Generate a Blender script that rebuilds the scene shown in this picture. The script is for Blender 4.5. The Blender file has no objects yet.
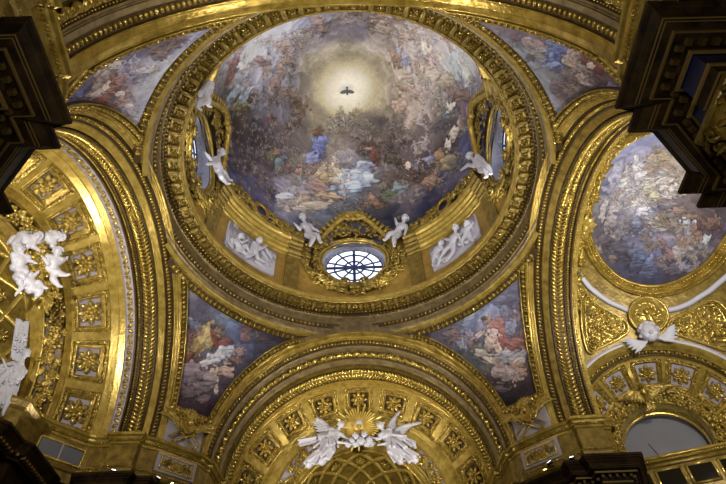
import bpy, math, random
import numpy as np
from mathutils import Vector, Matrix
random.seed(7); RNG=np.random.RandomState(5)
PI=math.pi; sin=math.sin; cos=math.cos; rad=math.radians
scene=bpy.context.scene; COL=scene.collection

# ---------------------------------------------------------------- materials
def lin(h):
    h=h.lstrip('#'); return tuple(((int(h[i:i+2],16)/255)+0.0)**2.2 for i in (0,2,4))
def material(name,hexc,metal=0.0,rough=0.5,bump=0.0,bscale=30.0,vary=0.0,vscale=3.0,hex2=None,spec=None):
    m=bpy.data.materials.new(name); m.use_nodes=True; nt=m.node_tree; b=nt.nodes['Principled BSDF']
    c=lin(hexc); b.inputs['Base Color'].default_value=(*c,1); b.inputs['Metallic'].default_value=metal; b.inputs['Roughness'].default_value=rough
    if spec is not None: b.inputs['Specular IOR Level'].default_value=spec
    tc=nt.nodes.new('ShaderNodeTexCoord')
    if vary>0:
        n=nt.nodes.new('ShaderNodeTexNoise'); n.inputs['Scale'].default_value=vscale; n.inputs['Detail'].default_value=6; n.inputs['Roughness'].default_value=.65
        nt.links.new(tc.outputs['Object'],n.inputs['Vector'])
        r=nt.nodes.new('ShaderNodeValToRGB'); c2=lin(hex2) if hex2 else tuple(x*(1-vary) for x in c)
        r.color_ramp.elements[0].position=.35; r.color_ramp.elements[0].color=(*c2,1)
        r.color_ramp.elements[1].position=.65; r.color_ramp.elements[1].color=(*c,1)
        nt.links.new(n.outputs['Fac'],r.inputs['Fac']); nt.links.new(r.outputs['Color'],b.inputs['Base Color'])
    if bump>0:
        n=nt.nodes.new('ShaderNodeTexNoise'); n.inputs['Scale'].default_value=bscale; n.inputs['Detail'].default_value=4
        nt.links.new(tc.outputs['Object'],n.inputs['Vector'])
        bn=nt.nodes.new('ShaderNodeBump'); bn.inputs['Strength'].default_value=bump; bn.inputs['Distance'].default_value=.05
        nt.links.new(n.outputs['Fac'],bn.inputs['Height']); nt.links.new(bn.outputs['Normal'],b.inputs['Normal'])
    return m
GOLD=material('gilded_plaster','b2984c',.6,.24,.35,7,.4,2.2,'7f6826')
GOLDB=material('bright_gilding','c2a95c',.52,.22,.25,10,.3,3,'967d34')
GOLDD=material('ornament_gilding','b9a052',.55,.20,.5,16,.5,5,'725a20')
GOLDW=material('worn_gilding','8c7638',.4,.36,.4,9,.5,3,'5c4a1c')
GROUND=material('recess_shade_gilding','4c3a16',.4,.42,.3,12,.4,5,'2c200a')  # crevice shade painted into the colour of the ground behind gilded ornament
LILAC=material('pale_lilac_plaster','989098',0,.6,.15,12,.2,2)
GREYF=material('warm_grey_gilding','8e7d58',.45,.33,.2,10,.3,3,'66553a')
MARB=material('white_marble','b2b1bd',0,.5,.08,8,.1,3)
RELB=material('relief_ground','9a98a6',0,.6,.1,8,.08,3)
DARK=material('dark_bronze_marble','3a2b16',.05,.6,.15,6,.5,2.5,'171007',.15)
DARKG=material('dark_gilt_line','80683a',.5,.4)
BLUE=material('lapis_marble','141c4c',0,.3,0,8,.7,2.0,'0a0e28')
GREYW=material('grey_plaster_wall','77777e',0,.7,.1,5,.12,1.2)
STONE=material('pale_floor_stone','8c8476',0,.4,.1,3,.3,1.5)
OUTW=material('ochre_wall_plaster','8a7138',.2,.6,.1,3,.25,1.5)
CAPG=material('grey_capital_marble','8a8692',0,.5,.1,8,.2,3)
WFR=material('window_blue_iron','2a3468',0,.4)
REV=material('window_reveal_plaster','a4a8c4',0,.55,.1,8,.1,4)
RAYG=material('sunburst_gilding','dcc470',.2,.3,.1,10,.2,3,'b89c48')
DRUMW=material('drum_ochre_gilding','a88a44',.35,.4,.3,5,.3,2,'86692c')
BLACK=material('black_lamp_housing','0c0c0d',.2,.4)
LITC=bpy.data.materials.new('lamp_lens'); LITC.use_nodes=True
LITC.node_tree.nodes['Principled BSDF'].inputs['Emission Color'].default_value=(1,.93,.8,1); LITC.node_tree.nodes['Principled BSDF'].inputs['Emission Strength'].default_value=2
GLASS=bpy.data.materials.new('clear_glass'); GLASS.use_nodes=True
_nt=GLASS.node_tree; _nt.nodes.clear(); _o=_nt.nodes.new('ShaderNodeOutputMaterial'); _t=_nt.nodes.new('ShaderNodeBsdfTransparent'); _g=_nt.nodes.new('ShaderNodeBsdfGlossy'); _g.inputs['Roughness'].default_value=.05
_f=_nt.nodes.new('ShaderNodeFresnel'); _f.inputs['IOR'].default_value=1.3; _m=_nt.nodes.new('ShaderNodeMixShader'); _nt.links.new(_f.outputs[0],_m.inputs[0]); _nt.links.new(_t.outputs[0],_m.inputs[1]); _nt.links.new(_g.outputs[0],_m.inputs[2]); _nt.links.new(_m.outputs[0],_o.inputs['Surface'])
def fresco_mat(name):
    m=bpy.data.materials.new(name); m.use_nodes=True; nt=m.node_tree; b=nt.nodes['Principled BSDF']
    a=nt.nodes.new('ShaderNodeVertexColor'); a.layer_name='Col'; nt.links.new(a.outputs['Color'],b.inputs['Base Color'])
    b.inputs['Roughness'].default_value=.7; b.inputs['Specular IOR Level'].default_value=.2
    return m
FRESCO=fresco_mat('painted_fresco')

# ---------------------------------------------------------------- mesh building
class MB:
    def __init__(s): s.V=[];s.Q=[];s.T=[];s.n=0
    def add(s,V,Q=None,T=None):
        V=np.asarray(V,float).reshape(-1,3); s.V.append(V)
        if Q is not None and len(Q): s.Q.append(np.asarray(Q,int).reshape(-1,4)+s.n)
        if T is not None and len(T): s.T.append(np.asarray(T,int).reshape(-1,3)+s.n)
        s.n+=len(V)
    def put(s,P,o,X,Y,Z):
        M=np.array([X,Y,Z],float); s.add(P[0]@M+np.asarray(o,float),P[1],P[2])
    def grid(s,G,closeu=False,closev=False):
        G=np.asarray(G,float); a,b=G.shape[:2]; I=np.arange(a*b).reshape(a,b)
        if closeu: I=np.vstack([I,I[:1]])
        if closev: I=np.hstack([I,I[:,:1]])
        Q=np.stack([I[:-1,:-1],I[1:,:-1],I[1:,1:],I[:-1,1:]],-1).reshape(-1,4); s.add(G.reshape(-1,3),Q)
    def box(s,c,hx,hy,hz,X=(1,0,0),Y=(0,1,0),Z=(0,0,1),bev=0.0,taper=1.0):
        c=np.array(c,float);X=np.array(X,float);Y=np.array(Y,float);Z=np.array(Z,float)
        if bev<=0:
            V=[c+X*hx*i*(taper if k<0 else 1)+Y*hy*j*(taper if k<0 else 1)+Z*hz*k for k in (-1,1) for j in (-1,1) for i in (-1,1)]
            s.add(V,[[0,2,3,1],[4,5,7,6],[0,1,5,4],[2,6,7,3],[0,4,6,2],[1,3,7,5]])
        else:
            rings=[]
            for k,e in ((-1,bev),(-1+bev/hz,0),(1-bev/hz,0),(1,bev)):
                rings.append([c+X*(hx-e)*i+Y*(hy-e)*j+Z*hz*k for i,j in ((-1,-1),(1,-1),(1,1),(-1,1))])
            s.grid(np.array(rings),closev=True); a=s.n-16
            s.add(np.array(rings[0]+rings[3]),[[0,3,2,1],[4,5,6,7]])
    def tube(s,pts,r,n=6,closed=False,caps=True):
        P=np.asarray(pts,float); m=len(P); r=np.broadcast_to(np.asarray(r,float),(m,))
        T=np.roll(P,-1,0)-np.roll(P,1,0) if closed else np.gradient(P,axis=0)
        T/= (np.linalg.norm(T,axis=1,keepdims=True)+1e-9)
        up=np.array([0,0,1.]) if abs(T[0][2])<.9 else np.array([1.,0,0]); G=[]
        N=np.cross(T[0],up); N/=np.linalg.norm(N)+1e-9
        for i in range(m):
            N=N-T[i]*(N@T[i]); N/=np.linalg.norm(N)+1e-9; B=np.cross(T[i],N)
            G.append([P[i]+r[i]*(N*cos(a)+B*sin(a)) for a in np.linspace(0,2*PI,n,endpoint=False)])
        s.grid(np.array(G),closeu=closed,closev=True)
        if caps and not closed:
            k=len(G)
            for g in (G[0],G[-1]):
                g=np.array(g); s.add(np.vstack([g,g.mean(0)]),None,[[i,(i+1)%n,n] for i in range(n)])
    def capsule(s,a,b,ra,rb,n=10):
        a=np.array(a,float);b=np.array(b,float); d=b-a; L=np.linalg.norm(d)+1e-9; d=d/L
        h=[-ra,-.7*ra,0]; rr=[.05*ra,.7*ra,ra]
        t=[a+d*x for x in h]+[b+d*x for x in (0,.7*rb,rb)]; s.tube(t,rr+[rb,.7*rb,.05*rb],n)
    def build(s,name,mat,parent=None,smooth=True,autos=None):
        me=bpy.data.meshes.new(name)
        V=np.concatenate(s.V) if s.V else np.zeros((0,3))
        Q=np.concatenate(s.Q) if s.Q else np.zeros((0,4),int); T=np.concatenate(s.T) if s.T else np.zeros((0,3),int)
        nl=Q.size+T.size; npoly=len(Q)+len(T)
        me.vertices.add(len(V)); me.vertices.foreach_set('co',V.ravel().astype(np.float32))
        me.loops.add(nl); me.loops.foreach_set('vertex_index',np.concatenate([Q.ravel(),T.ravel()]).astype(np.int32))
        me.polygons.add(npoly)
        me.polygons.foreach_set('loop_start',np.concatenate([np.arange(len(Q))*4,Q.size+np.arange(len(T))*3]).astype(np.int32))
        me.polygons.foreach_set('use_smooth',np.full(npoly,smooth))
        me.update(calc_edges=True); me.validate()
        if mat is not None: me.materials.append(mat)
        o=bpy.data.objects.new(name,me); COL.objects.link(o)
        if parent is not None: o.parent=parent; o.matrix_parent_inverse=parent.matrix_world.inverted() if parent.get('_at') is None else Matrix.Translation(Vector(parent['_at'])).inverted()
        return o
def tag(o,label,cat,group=None,kind=None):
    o['label']=label; o['category']=cat
    if group: o['group']=group
    if kind: o['kind']=kind
    return o
def thing(name,label,cat,loc=(0,0,0),group=None,kind=None):
    o=bpy.data.objects.new(name,None); COL.objects.link(o); o.location=loc; o['_at']=[float(x) for x in loc]; o.empty_display_size=.2
    return tag(o,label,cat,group,kind)
def recentre(o):
    me=o.data; n=len(me.vertices); a=np.empty(n*3,np.float32); me.vertices.foreach_get('co',a); a=a.reshape(-1,3); c=(a.min(0)+a.max(0))/2
    me.vertices.foreach_set('co',(a-c).ravel()); o.location=Vector(o.location)+Vector(c.tolist()); me.update(); return o

def ell(nu=8,nv=5):
    V=[(0,0,1)]; 
    for j in range(1,nv):
        p=PI*j/nv
        for i in range(nu): a=2*PI*i/nu; V.append((sin(p)*cos(a),sin(p)*sin(a),cos(p)))
    V.append((0,0,-1)); Q=[];T=[]; L=len(V)-1
    for i in range(nu): T.append((0,1+i,1+(i+1)%nu)); T.append((L,L-nu+(i+1)%nu,L-nu+i))
    for j in range(nv-2):
        for i in range(nu): a=1+j*nu+i;b=1+j*nu+(i+1)%nu; Q.append((a,a+nu,b+nu,b))
    return np.array(V,float),np.array(Q).reshape(-1,4),np.array(T)
def join(*ps):
    V=[];Q=[];T=[];n=0
    for P in ps:
        V.append(P[0]); 
        if len(P[1]): Q.append(P[1]+n)
        if len(P[2]): T.append(P[2]+n)
        n+=len(P[0])
    return np.concatenate(V),np.concatenate(Q) if Q else np.zeros((0,4),int),np.concatenate(T) if T else np.zeros((0,3),int)
def xf(P,o=(0,0,0),s=(1,1,1),rz=0,rx=0):
    V=P[0]*np.array(s); 
    if rx: c,q=cos(rx),sin(rx); V=V@np.array([[1,0,0],[0,c,q],[0,-q,c]])
    c,q=cos(rz),sin(rz); V=V@np.array([[c,q,0],[-q,c,0],[0,0,1]])
    return V+np.array(o),P[1],P[2]
E8=ell(8,6); E6=ell(6,4)
def leafp():   # leaf along +x, length 1, lying on z=0, mid rib up
    m=MB(); G=[]
    for i in range(7):
        s=i/6; w=.30*sin(PI*min(1,s*.9+.08))**.8*(1+.18*cos(s*18)); z=.22*sin(PI*s)+.05
        G.append([(s,-w,z*.25),(s,-w*.5,z*.95),(s,0,z*.6),(s,w*.5,z*.95),(s,w,z*.25)])
    m.grid(np.array(G)); return m.V[0],m.Q[0],np.zeros((0,3),int)
LEAF=leafp()
def rosettep(n=6,two=False):
    ps=[xf(E6,(cos(2*PI*i/n)*.62,sin(2*PI*i/n)*.62,.12),(.40,max(.24,1.7/n),.20),2*PI*i/n) for i in range(n)]
    if two: ps+=[xf(E6,(cos(2*PI*(i+.5)/n)*.34,sin(2*PI*(i+.5)/n)*.34,.28),(.24,.18,.16),2*PI*(i+.5)/n) for i in range(n)]
    ps.append(xf(E8,(0,0,.34 if two else .2),(.2,.2,.22))); return join(*ps)
ROS6=rosettep(6); ROS5=rosettep(5); ROS8=rosettep(8,True)
def volutep(turns=1.6,n=22):
    m=MB(); P=[];R=[]
    for i in range(n):
        s=i/(n-1); a=s*turns*2*PI; r=1-.82*s; P.append((r*cos(a)-0,r*sin(a),.12+.1*s)); R.append(.16*(1-.45*s))
    m.tube(P,R,6); m.put(E8,(0,0,.2),(.2,0,0),(0,.2,0),(0,0,.2))
    V=np.concatenate(m.V);Q=np.concatenate(m.Q);T=np.concatenate(m.T); return V,Q,T
VOL=volutep()
def nrm(v): v=np.asarray(v,float); return v/(np.linalg.norm(v)+1e-12)
def frame(N,up=(0,0,1)):
    N=nrm(N); X=np.cross(up,N); 
    if np.linalg.norm(X)<1e-4: X=np.cross((0,1,0),N)
    X=nrm(X); return X,np.cross(N,X),N

# ---------------------------------------------------------------- arches
class Arch:
    def __init__(s,o,A,U,base=13.05): s.o=np.array(o,float);s.A=np.array(A,float);s.U=np.array(U,float);s.base=base
    def p(s,st,t):
        d,r,zc=st[:3]; t=np.asarray(t,float)[...,None]
        return s.o+s.A*d+s.U*(r*np.cos(t))+np.array([0,0,1.])*(zc+r*np.sin(t))
    def lim(s,st): return math.asin(max(-1,min(1,(s.base-st[2])/st[1])))
    def ts(s,st,n): a=s.lim(st); return np.linspace(a,PI-a,n)
    def strip(s,mb,s0,s1,n=110): mb.grid(np.array([s.p(s0,s.ts(s0,n)),s.p(s1,s.ts(s1,n))]))
    def bead(s,mb,st,r,n=110,k=6): mb.tube(s.p(st,s.ts(st,n)),r,k)
    def loc(s,s0,s1,f,t):
        st=tuple(np.array(s0[:3])*(1-f)+np.array(s1[:3])*f); o=s.p(st,t)
        a=nrm(s.p(s1,t)-s.p(s0,t)); T=nrm(s.p(st,t+.01)-s.p(st,t-.01)); N=np.cross(a,T)
        c=s.o+s.A*st[0]+np.array([0,0,st[2]]); 
        if N@(c-o)<0: N=-N
        return o,T,a,N
    def row(s,mb,s0,s1,f,P,pitch,sc,kind='egg',n=None):
        st=tuple(np.array(s0[:3])*(1-f)+np.array(s1[:3])*f); L=s.lim(st); n=n or int((PI-2*L)*st[1]/pitch)
        for i in range(n):
            t=L+(PI-2*L)*(i+.5)/n; o,T,a,N=s.loc(s0,s1,f,t)
            if kind=='egg': mb.put(P,o,T*sc[0],a*sc[1],N*sc[2])
            elif kind=='chev':
                sg=1 if t<PI/2 else -1
                for q in (-1,1):
                    d=nrm(T*.62*sg+a*.78*q); mb.put(P,o+a*q*sc[1]*.02,d*sc[0],np.cross(N,d)*sc[1],N*sc[2])
            elif kind=='alt':
                q=1 if i%2 else -1; d=nrm(T*.5+a*q*.8); mb.put(P,o-d*sc[0]*.5,d*sc[0],np.cross(N,d)*sc[1],N*sc[2])

def offset_path(path,d):
    P=np.asarray(path,float); n=len(P); D=P[1:]-P[:-1]; D/=np.linalg.norm(D,axis=1,keepdims=True)
    N=np.stack([D[:,1],-D[:,0]],1); out=[]
    for i in range(n):
        if i==0: out.append(P[i]+N[0]*d)
        elif i==n-1: out.append(P[i]+N[-1]*d)
        else:
            m=N[i-1]+N[i]; q=m@m; out.append(P[i]+m*(2*d/max(q,.35)) if q>.35 else P[i]+N[i]*d)
    return np.array(out)
def sweep_path(mb,path,prof,sx=1,sy=1):
    rows=[]
    for off,z in prof:
        q=offset_path(path,off); rows.append(np.column_stack([q[:,0]*sx,q[:,1]*sy,np.full(len(q),z)]))
    R=np.array(rows)
    for i in range(len(R)-1):
        for j in range(R.shape[1]-1):
            mb.add([R[i,j],R[i+1,j],R[i+1,j+1],R[i,j+1]],[[0,1,2,3]])
def path_blobs(mb,path,off,z,P,pitch,sc,sx=1,sy=1,N=(0,0,-1)):
    q=offset_path(path,off)
    for a,b in zip(q[:-1],q[1:]):
        L=np.linalg.norm(b-a); n=int(L/pitch)
        if n<1: continue
        d=(b-a)/L; T=np.array([d[0]*sx,d[1]*sy,0]); Nn=np.array([d[1]*sx,-d[0]*sy,0])
        for i in range(n):
            c=a+(b-a)*(i+.5)/n; mb.put(P,(c[0]*sx,c[1]*sy,z),T*sc[0],Nn*sc[1],np.array([0,0,1.])*sc[2])
def revolve(mb,prof,n=256,c=(0,0),a0=0,a1=360,clipx=None,clipy=None):
    A=np.radians(np.linspace(a0,a1,n+1))
    for (r0,z0),(r1,z1) in zip(prof[:-1],prof[1:]):
        G=np.array([[(c[0]+r*sin(a),c[1]+r*cos(a),z) for a in A] for r,z in ((r0,z0),(r1,z1))])
        if clipx is None: mb.grid(G)
        else:
            ok=[i for i in range(n) if not (np.all(abs(G[:,i:i+2,0])>clipx) or np.all(abs(G[:,i:i+2,1])>clipy))]
            I=np.arange(2*(n+1)).reshape(2,n+1)
            mb.add(G.reshape(-1,3),[[I[0,i],I[1,i],I[1,i+1],I[0,i+1]] for i in ok])
def cyl(r,az,z): a=rad(az); return np.array([r*sin(a),r*cos(a),z])
def cylframe(az): a=rad(az); N=np.array([-sin(a),-cos(a),0.]); X=np.array([cos(a),-sin(a),0.]); return X,np.array([0,0,1.]),N  # X = image right for the front wall
# camera ---------------------------------------------------------
cam=bpy.data.cameras.new('camera'); co=bpy.data.objects.new('camera',cam); COL.objects.link(co); scene.camera=co
cam.sensor_width=36; cam.lens=36*532.11/726; cam.clip_end=200
co.matrix_world=Matrix.Translation((0.1404,-14.0737,0))@Matrix.Rotation(-.022,4,'Z')@Matrix.Rotation(PI/2+.8924,4,'X')@Matrix.Rotation(-.048,4,'Z')
PAINT={'dome':([(-0.14,0.82,'f0e6c0'),(-0.93,0.29,'e6d8ac'),(0.75,1.04,'e6d8ac'),(-0.09,-0.57,'c8b98c'),(-1.85,0.56,'c0b080'),(1.59,0.81,'c4b48a'),(-0.19,2.34,'c4b486'),(-0.05,-1.79,'8f8468'),(-2.23,-0.9,'8a8068'),(2.14,-0.77,'998c70'),(-2.65,1.85,'857a62'),(2.45,2.15,'94866c'),(-3.14,-2.56,'8a8280'),(-1.09,-3.77,'7a7278'),(0.86,-4.09,'787078'),(2.82,-3.9,'94887e'),(4.18,-2.99,'b8a89e'),(-4.45,-3.76,'a8a4b0'),(-6.32,-3.77,'b9bccb'),(-7.61,-3.2,'a8a8b4'),(-3.02,-4.83,'8e93ae'),(-5.11,-4.96,'c0c4d6'),(-8.63,-2.52,'7c7674'),(-6.18,-1.23,'9a98a8'),(-4.71,-0.72,'8e8890'),(-3.37,0.32,'7e7468'),(-9.35,-1.25,'544c48'),(-7.65,0.08,'54483c'),(-6.35,0.97,'6a6872'),(-4.66,1.82,'6a6068'),(-3.68,3.08,'6a5e58'),(-10.8,-0.47,'40383c'),(-8.94,1.45,'4a3c3c'),(-7.27,2.51,'54454a'),(-5.32,3.45,'5c4f55'),(-2.17,2.95,'8a7d60'),(-0.01,3.45,'7c6a64'),(-1.45,3.03,'8a7a60'),(-11.03,1.99,'3c344c'),(-9.03,3.38,'4a4048'),(-7.39,4.75,'584650'),(-5.25,5.29,'6a5c54'),(-3.58,5.23,'7c7068'),(-2.48,6.1,'8a7458'),(-0.49,5.89,'8f8488'),(0.68,6.65,'96a2b8'),(-0.15,7.15,'98a8c2'),(-11.38,3.97,'46425e'),(-8.87,5.86,'54506c'),(-10.65,6.5,'585a84'),(-7.17,7.17,'565070'),(-5.41,7.95,'8c8c9c'),(-3.44,7.1,'8c8490'),(-4.6,8.5,'988c7e'),(-1.91,8.42,'8a7c68'),(-0.62,8.5,'606878'),(-2.04,9.62,'5a6478'),(-4.86,9.55,'50587a'),(0.65,9.74,'40445a'),(1.91,7.75,'6a6264'),(2.84,8.88,'5a5454'),(1.46,4.85,'64544a'),(2.99,4.76,'5a4c46'),(3.68,3.27,'70645c'),(2.17,2.72,'54484a'),(1.09,2.42,'5e5450'),(4.36,1.77,'a08e7c'),(5.01,0.2,'b4a498'),(5.68,-1.47,'b8a4a0'),(6.39,-3.38,'c6b8bc'),(7.63,-3.6,'b8c0d0'),(8.1,-2.53,'c0c8c4'),(9.12,-1.82,'8c8494'),(6.57,0.13,'968878'),(7.52,0.95,'7c7a7c'),(8.86,0.4,'8a6c62'),(9.81,-0.51,'46508c'),(10.58,0.31,'3a4278'),(9.64,1.64,'585078'),(7.87,3.11,'5a4e52'),(6.04,2.86,'7a6a66'),(4.57,4.58,'6c5a5c'),(6.28,4.64,'584646'),(8.27,4.91,'6a6272'),(6.1,6.19,'5c4a42'),(3.97,6.86,'6a5440'),(5.0,7.9,'6c6068'),(7.81,7.02,'3c3a54'),(6.62,8.48,'38385a'),(3.38,9.68,'34364e'),(9.5,3.3,'4c5074'),(3.51,-1.69,'a89686'),(3.2,0.52,'9a8a74'),(4.23,-0.72,'b0a090'),(6.41,-5.28,'a89488'),(4.89,-4.5,'b09c94')],
[(-2.49,4.66,0.48,0.23,-0.33,0.64,'4a5fae'),(-2.12,4.0,0.45,0.05,-0.03,0.35,'5a72c0'),(-3.01,5.17,0.53,-0.1,0.1,0.35,'7080c4'),(-2.36,3.41,0.3,0.04,-0.02,0.28,'7a3428'),(-2.14,3.3,0.19,0.02,-0.01,0.18,'3c2c24'),(-1.98,6.74,0.71,-0.11,0.07,0.37,'a88a38'),(-1.07,6.37,0.46,0.28,-0.13,0.18,'b0943e'),(-2.49,6.25,0.31,0.03,-0.03,0.21,'caa888'),(-1.35,6.94,0.44,0.18,-0.1,0.2,'c8a078'),(-2.81,7.4,0.9,0.41,-0.23,0.41,'9c7258'),(-1.87,8.11,0.82,0.2,-0.09,0.31,'a8835c'),(-4.51,8.1,1.25,0.03,-0.02,0.4,'9a866c'),(-3.25,8.6,1.22,0.12,-0.04,0.32,'a89478'),(-5.05,7.23,0.78,0.14,-0.08,0.37,'8f93a8'),(0.67,6.72,1.29,-0.02,-0.01,0.66,'a6b6d0'),(0.0,7.45,1.15,0.01,-0.01,0.45,'8ea2c8'),(-0.53,6.69,0.64,0.03,-0.02,0.37,'b8bcc6'),(1.15,6.07,0.63,-0.02,-0.0,0.29,'7c86ac'),(-0.13,2.75,0.71,0.13,-0.09,0.41,'77665a'),(-1.0,2.85,0.5,0.03,-0.02,0.35,'6c5c48'),(-0.68,2.25,0.2,0.01,-0.02,0.34,'6f6250'),(-1.0,2.85,0.29,0.02,-0.02,0.35,'8f7c62'),(0.45,2.49,0.28,0.04,-0.09,0.4,'5c4a44'),(1.01,3.04,0.65,-0.02,-0.0,0.48,'5a4648'),(0.71,3.74,0.89,-0.02,0.0,0.27,'6e6066'),(1.77,5.19,0.38,-0.08,0.12,0.56,'7c3426'),(1.6,4.49,0.19,-0.02,-0.0,0.18,'5a3c2c'),(1.3,4.78,0.37,0.06,-0.02,0.11,'a87a58'),(2.69,5.07,0.47,-0.04,0.02,0.43,'4e4a3a'),(3.18,5.32,0.48,-0.04,0.02,0.3,'5a4c34'),(2.58,6.09,1.46,-0.13,0.01,0.29,'6c6068'),(4.28,5.72,0.66,-0.1,0.03,0.36,'463430'),(4.76,6.17,0.76,0.12,-0.13,0.44,'6a3c30'),(5.82,6.16,1.0,-0.19,0.09,0.52,'5c3626'),(4.53,5.68,0.24,-0.03,0.02,0.21,'d8b898'),(4.36,7.19,0.35,-0.23,0.31,0.37,'7a6450'),(3.39,7.99,0.7,-0.06,0.05,0.46,'6a7440'),(3.86,7.47,0.52,-0.04,0.05,0.47,'6a8292'),(2.8,8.25,0.43,-0.02,0.02,0.32,'56683c'),(5.01,7.98,1.66,-0.8,0.28,0.42,'77696c'),(6.66,6.62,0.56,0.12,-0.19,0.44,'966c52'),(1.68,8.53,0.6,-0.03,0.01,0.4,'9a6a44'),(2.23,8.91,0.53,-0.02,0.01,0.32,'8a5c3c'),(6.35,5.01,0.41,-0.33,0.28,0.26,'7a78a0'),(7.24,4.8,0.57,-0.07,-0.01,0.61,'8c6a2c'),(8.04,4.82,0.8,-0.25,0.16,0.57,'8e7a38'),(9.28,4.51,0.79,-0.29,0.15,0.44,'3c4a30'),(10.3,3.79,0.98,-0.7,0.35,0.25,'686a80'),(7.67,0.74,0.53,-0.2,0.09,0.66,'26304a'),(7.3,1.33,0.34,-0.12,0.06,0.43,'2e3a54'),(7.49,0.73,0.25,-0.02,-0.11,0.39,'dccab0'),(7.21,2.55,0.31,-0.19,0.46,0.64,'28365a'),(8.14,2.56,0.38,-0.03,-0.17,0.69,'c0ae98'),(7.75,3.52,0.28,-0.09,0.08,0.44,'c8b49c'),(6.51,2.6,0.4,-0.33,0.19,0.2,'3c4a60'),(5.52,2.69,0.35,0.27,-0.11,0.12,'9c9488'),(3.78,-1.74,0.26,-0.16,0.23,0.59,'7f8fc0'),(3.23,-1.64,0.28,-0.05,0.0,0.59,'8a6448'),(3.9,0.06,0.43,-0.07,0.01,0.43,'b08a68'),(3.59,1.53,0.44,-0.06,0.03,0.63,'a08064'),(5.26,-2.76,0.37,-0.14,0.02,0.71,'d8c4a8'),(4.98,-2.18,0.22,-0.07,0.02,0.6,'5c6478'),(5.85,-1.14,0.62,-0.22,0.02,0.45,'caa888'),(6.89,-0.97,0.66,-0.29,0.06,0.67,'a09070'),(8.26,-0.52,0.84,-0.44,0.05,0.46,'8a6e4e'),(7.65,-2.46,0.25,-0.22,0.49,0.86,'8ca0b4'),(8.66,-2.7,0.37,-0.35,0.42,0.95,'c4c8a8'),(8.26,-3.55,0.36,-0.39,0.3,0.59,'dfe0d8'),(9.3,-2.21,0.31,-0.27,0.19,0.57,'7a9480'),(6.57,0.13,0.4,-0.13,0.04,0.44,'90989a'),(3.77,-3.45,0.48,-0.13,-0.0,0.56,'a4846a'),(1.84,-4.42,0.53,-0.08,-0.01,0.5,'8c6c5a'),(2.29,-3.97,0.5,0.15,-0.14,0.47,'9a8470'),(4.32,-2.95,0.57,-0.17,0.01,0.62,'9a8890'),(-8.03,-3.75,0.3,0.37,-0.36,0.42,'8c3c24'),(-8.5,-2.79,0.24,0.25,-0.42,0.56,'84402a'),(-7.62,-4.43,0.33,0.25,-0.02,0.28,'b07a68'),(-9.41,-3.11,0.43,0.53,-0.79,0.57,'58606a'),(-7.31,-2.75,0.39,0.21,-0.05,0.4,'b8ae9c'),(-5.87,-2.53,0.44,0.18,-0.03,0.31,'8a5c48'),(-5.41,-2.65,0.36,0.14,-0.03,0.3,'a89088'),(-6.03,-4.71,0.52,0.29,-0.03,0.63,'b8b0ae'),(-5.27,-3.42,0.14,0.06,-0.03,0.48,'6a6c84'),(-4.64,-1.45,0.42,0.12,-0.05,0.58,'94705c'),(-5.11,-0.47,0.43,0.12,-0.07,0.56,'8a644c'),(-4.46,0.22,0.51,0.12,-0.04,0.42,'7c5a44'),(-5.18,0.6,0.44,0.12,-0.05,0.35,'6a4a3a'),(-3.66,-1.19,0.27,0.07,-0.06,0.65,'54586c'),(-3.88,-1.99,0.35,0.09,-0.03,0.37,'8c6c5c'),(-4.0,-3.11,0.39,0.2,-0.1,0.44,'a48472'),(-1.85,-4.37,0.45,0.08,-0.03,0.58,'9a7a68'),(-1.61,-3.84,0.33,0.05,-0.01,0.32,'8c6a58'),(-8.07,-0.12,0.77,0.22,0.0,0.39,'8a8040'),(-9.23,-1.34,0.47,0.29,-0.09,0.47,'6a5030'),(-9.82,-0.69,0.68,0.43,-0.09,0.38,'5c5c30'),(-8.45,-1.12,0.26,0.33,-0.78,0.36,'7f8c9c'),(-7.56,-0.42,0.18,0.21,-0.59,0.36,'8a98ac'),(-5.95,2.41,0.39,0.12,-0.1,0.49,'4a4468'),(-5.29,3.31,0.39,0.09,-0.08,0.41,'6a5468'),(-6.77,3.05,0.5,0.15,-0.13,0.57,'5a2c24'),(-7.08,2.06,0.49,0.16,-0.13,0.55,'40323a'),(-6.17,4.33,0.5,0.13,-0.12,0.49,'767030'),(-5.64,5.07,0.49,0.1,-0.11,0.49,'5c8088'),(-5.64,4.25,0.41,0.09,-0.06,0.28,'8a6a50'),(-5.41,5.63,0.67,0.14,-0.06,0.29,'806c68'),(-8.2,4.1,0.7,0.46,-0.32,0.32,'6e5a58'),(-7.73,5.18,0.68,0.59,-0.41,0.27,'74604c'),(-7.41,6.06,0.55,0.46,-0.57,0.39,'6a5038'),(-6.85,6.84,0.48,0.28,-0.22,0.25,'504044'),(-8.34,3.26,0.81,0.75,-0.33,0.22,'5c4c5c'),(-9.29,4.08,0.61,0.9,-0.47,0.09,'685060'),(-4.11,6.03,0.33,0.05,-0.06,0.36,'a07058'),(-3.11,5.88,0.32,0.04,-0.04,0.36,'88685c'),(-0.49,5.89,0.4,0.02,-0.0,0.22,'484448'),(0.05,8.92,0.77,0.01,-0.01,0.4,'4a5060'),(-1.09,9.11,0.69,0.04,-0.03,0.33,'586074'),(-5.52,7.62,0.72,0.13,-0.07,0.22,'a0a4b8'),(-4.65,8.74,0.9,0.13,-0.06,0.2,'b0a088'),(-3.52,1.71,0.5,0.08,-0.06,0.54,'74583c'),(-3.73,0.96,0.43,0.09,-0.04,0.42,'705038')],
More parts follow.
